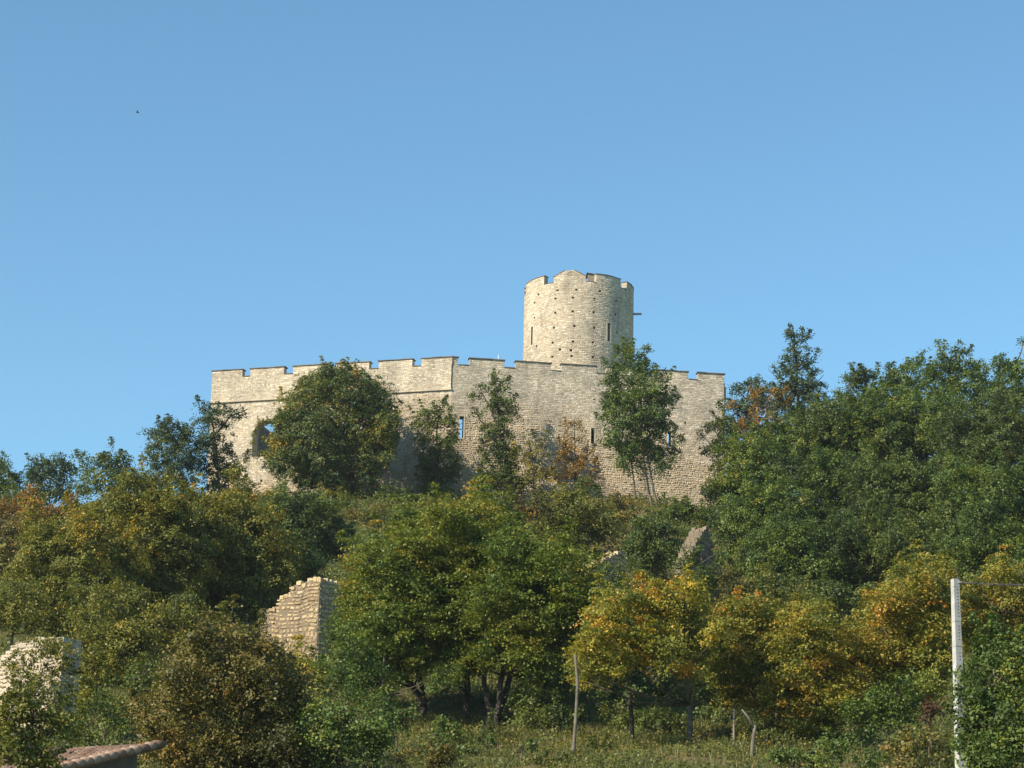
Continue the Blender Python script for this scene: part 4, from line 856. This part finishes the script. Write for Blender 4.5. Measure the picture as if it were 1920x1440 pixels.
plant('tree', 'tall yellow olive tree immediately left of the concrete pole', 'tree', 88, [(1690, 1090, 22), (1730, 1075, 24), (1760, 1085, 22), (1665, 1130, 30), (1715, 1130, 38), (1765, 1135, 28), (1650, 1180, 36), (1705, 1185, 42), (1760, 1190, 34), (1630, 1230, 36), (1690, 1240, 40), (1750, 1245, 34), (1625, 1280, 30), (1680, 1295, 38), (1735, 1290, 28), (1615, 1325, 22)], 'yolive', 103, r0=.14, **ky)
plant('tree', 'green tree with drooping bright sprays low between the yellow trees and the concrete pole', 'tree', 78, [(1640, 1310, 26), (1690, 1300, 24), (1625, 1350, 28), (1670, 1350, 34), (1720, 1330, 22), (1650, 1390, 28), (1600, 1330, 20), (1730, 1280, 18)], 'green', 104, flat=.8, spray=.4, cover=1.7, ybias=.2)
plant('tree', 'orange tinted tree at the right edge below the cable', 'tree', 92, [(1840, 1105, 24), (1875, 1090, 24), (1910, 1095, 26), (1835, 1150, 30), (1880, 1145, 34), (1920, 1150, 30), (1850, 1195, 32), (1900, 1200, 36), (1820, 1200, 18), (1940, 1110, 30)], 'yolive', 105, ybias=-.05, **ky)
plant('bush', 'large green shrub covering the lower part of the concrete pole', 'bush', 55, [(1870, 1230, 34), (1910, 1225, 36), (1850, 1270, 36), (1900, 1285, 46), (1940, 1260, 50), (1840, 1320, 34), (1885, 1345, 48), (1930, 1350, 50), (1835, 1375, 34), (1870, 1410, 48), (1925, 1420, 56), (1822, 1425, 26), (1815, 1265, 12), (1812, 1300, 12), (1806, 1340, 9), (1808, 1385, 10)], 'green', 106, spray=.28, cover=2., airy=.5, depth=.4)
plant('bush', 'small dark red bush left of the concrete pole', 'bush', 70, [(1742, 1328, 13), (1755, 1338, 12), (1735, 1345, 10)], 'red', 107, spray=.2)
plant('bush', 'olive bush at the bottom left of the concrete pole', 'bush', 68, [(1730, 1400, 30), (1765, 1385, 22), (1690, 1415, 28), (1750, 1430, 30), (1775, 1410, 16)], 'under', 108, spray=.3)
plant('bush', 'low green shrub at the bottom under the yellow green tree', 'bush', 72, [(1590, 1405, 26), (1560, 1420, 24), (1625, 1425, 26), (1535, 1400, 14)], 'green', 109, spray=.3)
plant('bush', 'rusty thin bush beside the dark hollow under the golden tree', 'bush', 96, [(1250, 1340, 16), (1225, 1330, 12), (1150, 1345, 12)], 'brown', 110, spray=.3, cover=.6, airy=1.)
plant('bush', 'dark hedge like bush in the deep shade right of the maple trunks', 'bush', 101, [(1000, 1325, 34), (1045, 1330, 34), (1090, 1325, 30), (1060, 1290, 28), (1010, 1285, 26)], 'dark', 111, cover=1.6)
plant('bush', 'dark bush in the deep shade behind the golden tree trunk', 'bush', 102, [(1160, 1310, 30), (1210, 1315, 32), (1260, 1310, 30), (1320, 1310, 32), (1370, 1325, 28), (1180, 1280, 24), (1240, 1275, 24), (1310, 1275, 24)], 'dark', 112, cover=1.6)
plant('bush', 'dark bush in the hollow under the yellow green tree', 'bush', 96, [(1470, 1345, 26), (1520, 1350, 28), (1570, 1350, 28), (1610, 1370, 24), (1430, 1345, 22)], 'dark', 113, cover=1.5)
# bare stems, stakes
def stem(name, label, cat, Y, pts, rad, mt, group=None):
    P = [at(x, y, Y) for x, y in pts]; P[0][2] = min(P[0][2], ground(P[0][0], Y))-.2
    o = empty(name, tuple(P[0]), label, cat, group); mb = MB()
    q = []
    for i in range(len(P)-1):
        for s in (0, .33, .66): q.append(P[i]*(1-s)+P[i+1]*s+np.random.default_rng(i).normal(0, rad*.25, 3))
    q.append(P[-1]); mb.tube(q, [rad*(1.15-.35*i/len(q)) for i in range(len(q))], 7); mb.build('stem', [mt], o, True); return o
s_ = stem('bare_trunk', 'straight pale grey bare trunk at the left edge of the golden tree', 'trunk', 80, [(1074, 1392), (1080, 1340), (1083, 1280), (1078, 1228)], .055, M_BARKL)
s_ = stem('dead_stump', 'dead leaning stub with one bare branch at the bottom, under the dull yellow tree', 'trunk', 76, [(1408, 1440), (1411, 1395), (1416, 1360)], .065, M_BARKL)
mb = MB(); mb.tube([at(1414, 1365, 76), at(1403, 1345, 76), at(1391, 1330, 76)], [.045, .035, .02], 6); mb.build('branch', [M_BARKL], s_, True)
s_ = stem('stake', 'pale grey stake with a pointed tip sticking out above the yellow trees', 'stake', 95, [(1456, 1240), (1456, 1205), (1455, 1180)], .06, M_BARKL)
s_ = stem('fence_post', 'thin rusty post in the grass below the dull yellow tree', 'post', 82, [(1376, 1392), (1376, 1360), (1376, 1330)], .04, M_WOOD)
s_ = stem('bare_trunk', 'thin dark trunk in shade between the pale grey trunk and the golden tree trunk', 'trunk', 86, [(1186, 1398), (1184, 1350), (1180, 1290)], .08, M_BARKD)
# ------------------------------------------------------------------ ground cover
def scatter(name, n, x0, x1, y0, y1, mat, leaf, h, seed, clump=.6, thr=-.2, kind='blade'):
    r = np.random.default_rng(seed); x = r.uniform(x0, x1, n); y = r.uniform(y0, y1, n)
    k = np.abs(x) < y*.235+1; x, y = x[k], y[k]
    nn = np.sin(x*.8+2*np.sin(y*.5))+np.sin(y*1.1+1.7*np.sin(x*.6+1)); k = nn > thr+r.normal(0, .5, len(x)); x, y, nn = x[k], y[k], nn[k]
    z = hgt(x, y); m_ = len(x)
    if kind == 'blade':
        hh = h*r.uniform(.4, 1.3, m_); an = r.uniform(0, 6.28, m_); wd = leaf*r.uniform(.6, 1.3, m_)
        b = np.stack([np.cos(an), np.sin(an), 0*an], 1); P = np.stack([x, y, z-.03], 1); tipo = np.stack([r.normal(0, .35, m_)*hh, r.normal(0, .35, m_)*hh, hh], 1)
        V = np.stack([P-b*wd[:, None]/2, P+b*wd[:, None]/2, P+tipo], 1).reshape(-1, 3); Fc = np.arange(3*m_).reshape(-1, 3)
        t = np.repeat(np.clip(.5+.18*np.sin(x*.5+y*.4)+r.normal(0, .2, m_), 0, 1), 3)
    else:
        per = 14; c = np.stack([x, y, z+h*(.3+.5*np.clip(nn/2, 0, 1))*r.uniform(.2, 1, m_)], 1)
        P = (c[:, None]+r.normal(0, clump*.5, (m_, per, 3))*np.array([1, 1, .45])).reshape(-1, 3)
        P[:, 2] = np.maximum(P[:, 2], hgt(P[:, 0], P[:, 1])+.02)
        Nn = nrmz(r.normal(0, .6, P.shape)+np.array([0, -.2, .8])); t = np.clip(.45+.15*np.sin(P[:, 0]*.35+P[:, 1]*.3)+r.normal(0, .18, len(P)), 0, 1)
        V, Fc, t = leaf_mesh(P, Nn, leaf*np.ones(len(P)), t, r)
    TOT[0] += len(Fc); o = mesh_obj(name, V, Fc, FOL[mat], attrs={'tint': t}); tag(o, kind='stuff'); return o
scatter('undergrowth', 24000, -46, 46, 106, 189, 'under', .16, .9, 200, clump=.8, thr=-.6, kind='leaf')
scatter('bank_plants', 22000, -26, 26, 66, 106, 'under', .09, .7, 201, clump=.4, thr=-.5, kind='leaf')
scatter('grass', 230000, -28, 28, 64, 112, 'grass', .035, .36, 202, thr=-.75)
# ------------------------------------------------------------------ air
hv = [(x, y, z) for z in (GMIN-1, 71) for y in (-950, 2550) for x in (-2550, 2550)]
hz_ = bpy.data.materials.new('thin_air_haze'); hz_.use_nodes = True; hn = hz_.node_tree; hn.nodes.clear()
pv = hn.nodes.new('ShaderNodeVolumePrincipled'); pv.inputs['Color'].default_value = (.86, .92, 1, 1); pv.inputs['Density'].default_value = .00012; pv.inputs['Anisotropy'].default_value = .2
ho = hn.nodes.new('ShaderNodeOutputMaterial'); hn.links.new(pv.outputs[0], ho.inputs['Volume'])
hb = mesh_obj('haze', hv, [(0, 2, 3, 1), (4, 5, 7, 6), (0, 1, 5, 4), (1, 3, 7, 5), (3, 2, 6, 7), (2, 0, 4, 6)], hz_); tag(hb, kind='stuff')
# ------------------------------------------------------------------ bird
bp = at(258, 211, 215); mb = MB()
mb.tube([bp+np.array([-.16, 0, .05]), bp+np.array([-.08, 0, .02]), bp, bp+np.array([.1, 0, -.02]), bp+np.array([.2, 0, -.03])], [.015, .045, .055, .035, .01], 8)
ob = mb.build('bird', [M_BARKD], smooth=True); tag(ob, 'tiny dark bird flying high in the blue sky at the upper left', 'bird')
wv = MB(); 
for s in (-1, 1):
    wv.add([bp+np.array([-.06, 0, .03]), bp+np.array([.06, 0, .03]), bp+np.array([.05, .2*s, .12]), bp+np.array([-.02, .34*s, .08])], [(0, 1, 2, 3)])
wv.build('wings', [M_BARKD]).parent = ob
print('faces of foliage', TOT[0]); print([l for l in LOBLOG if l[1] > 1.2]); print('high', [l for l in LOBLOG if l[1] < -2.5])
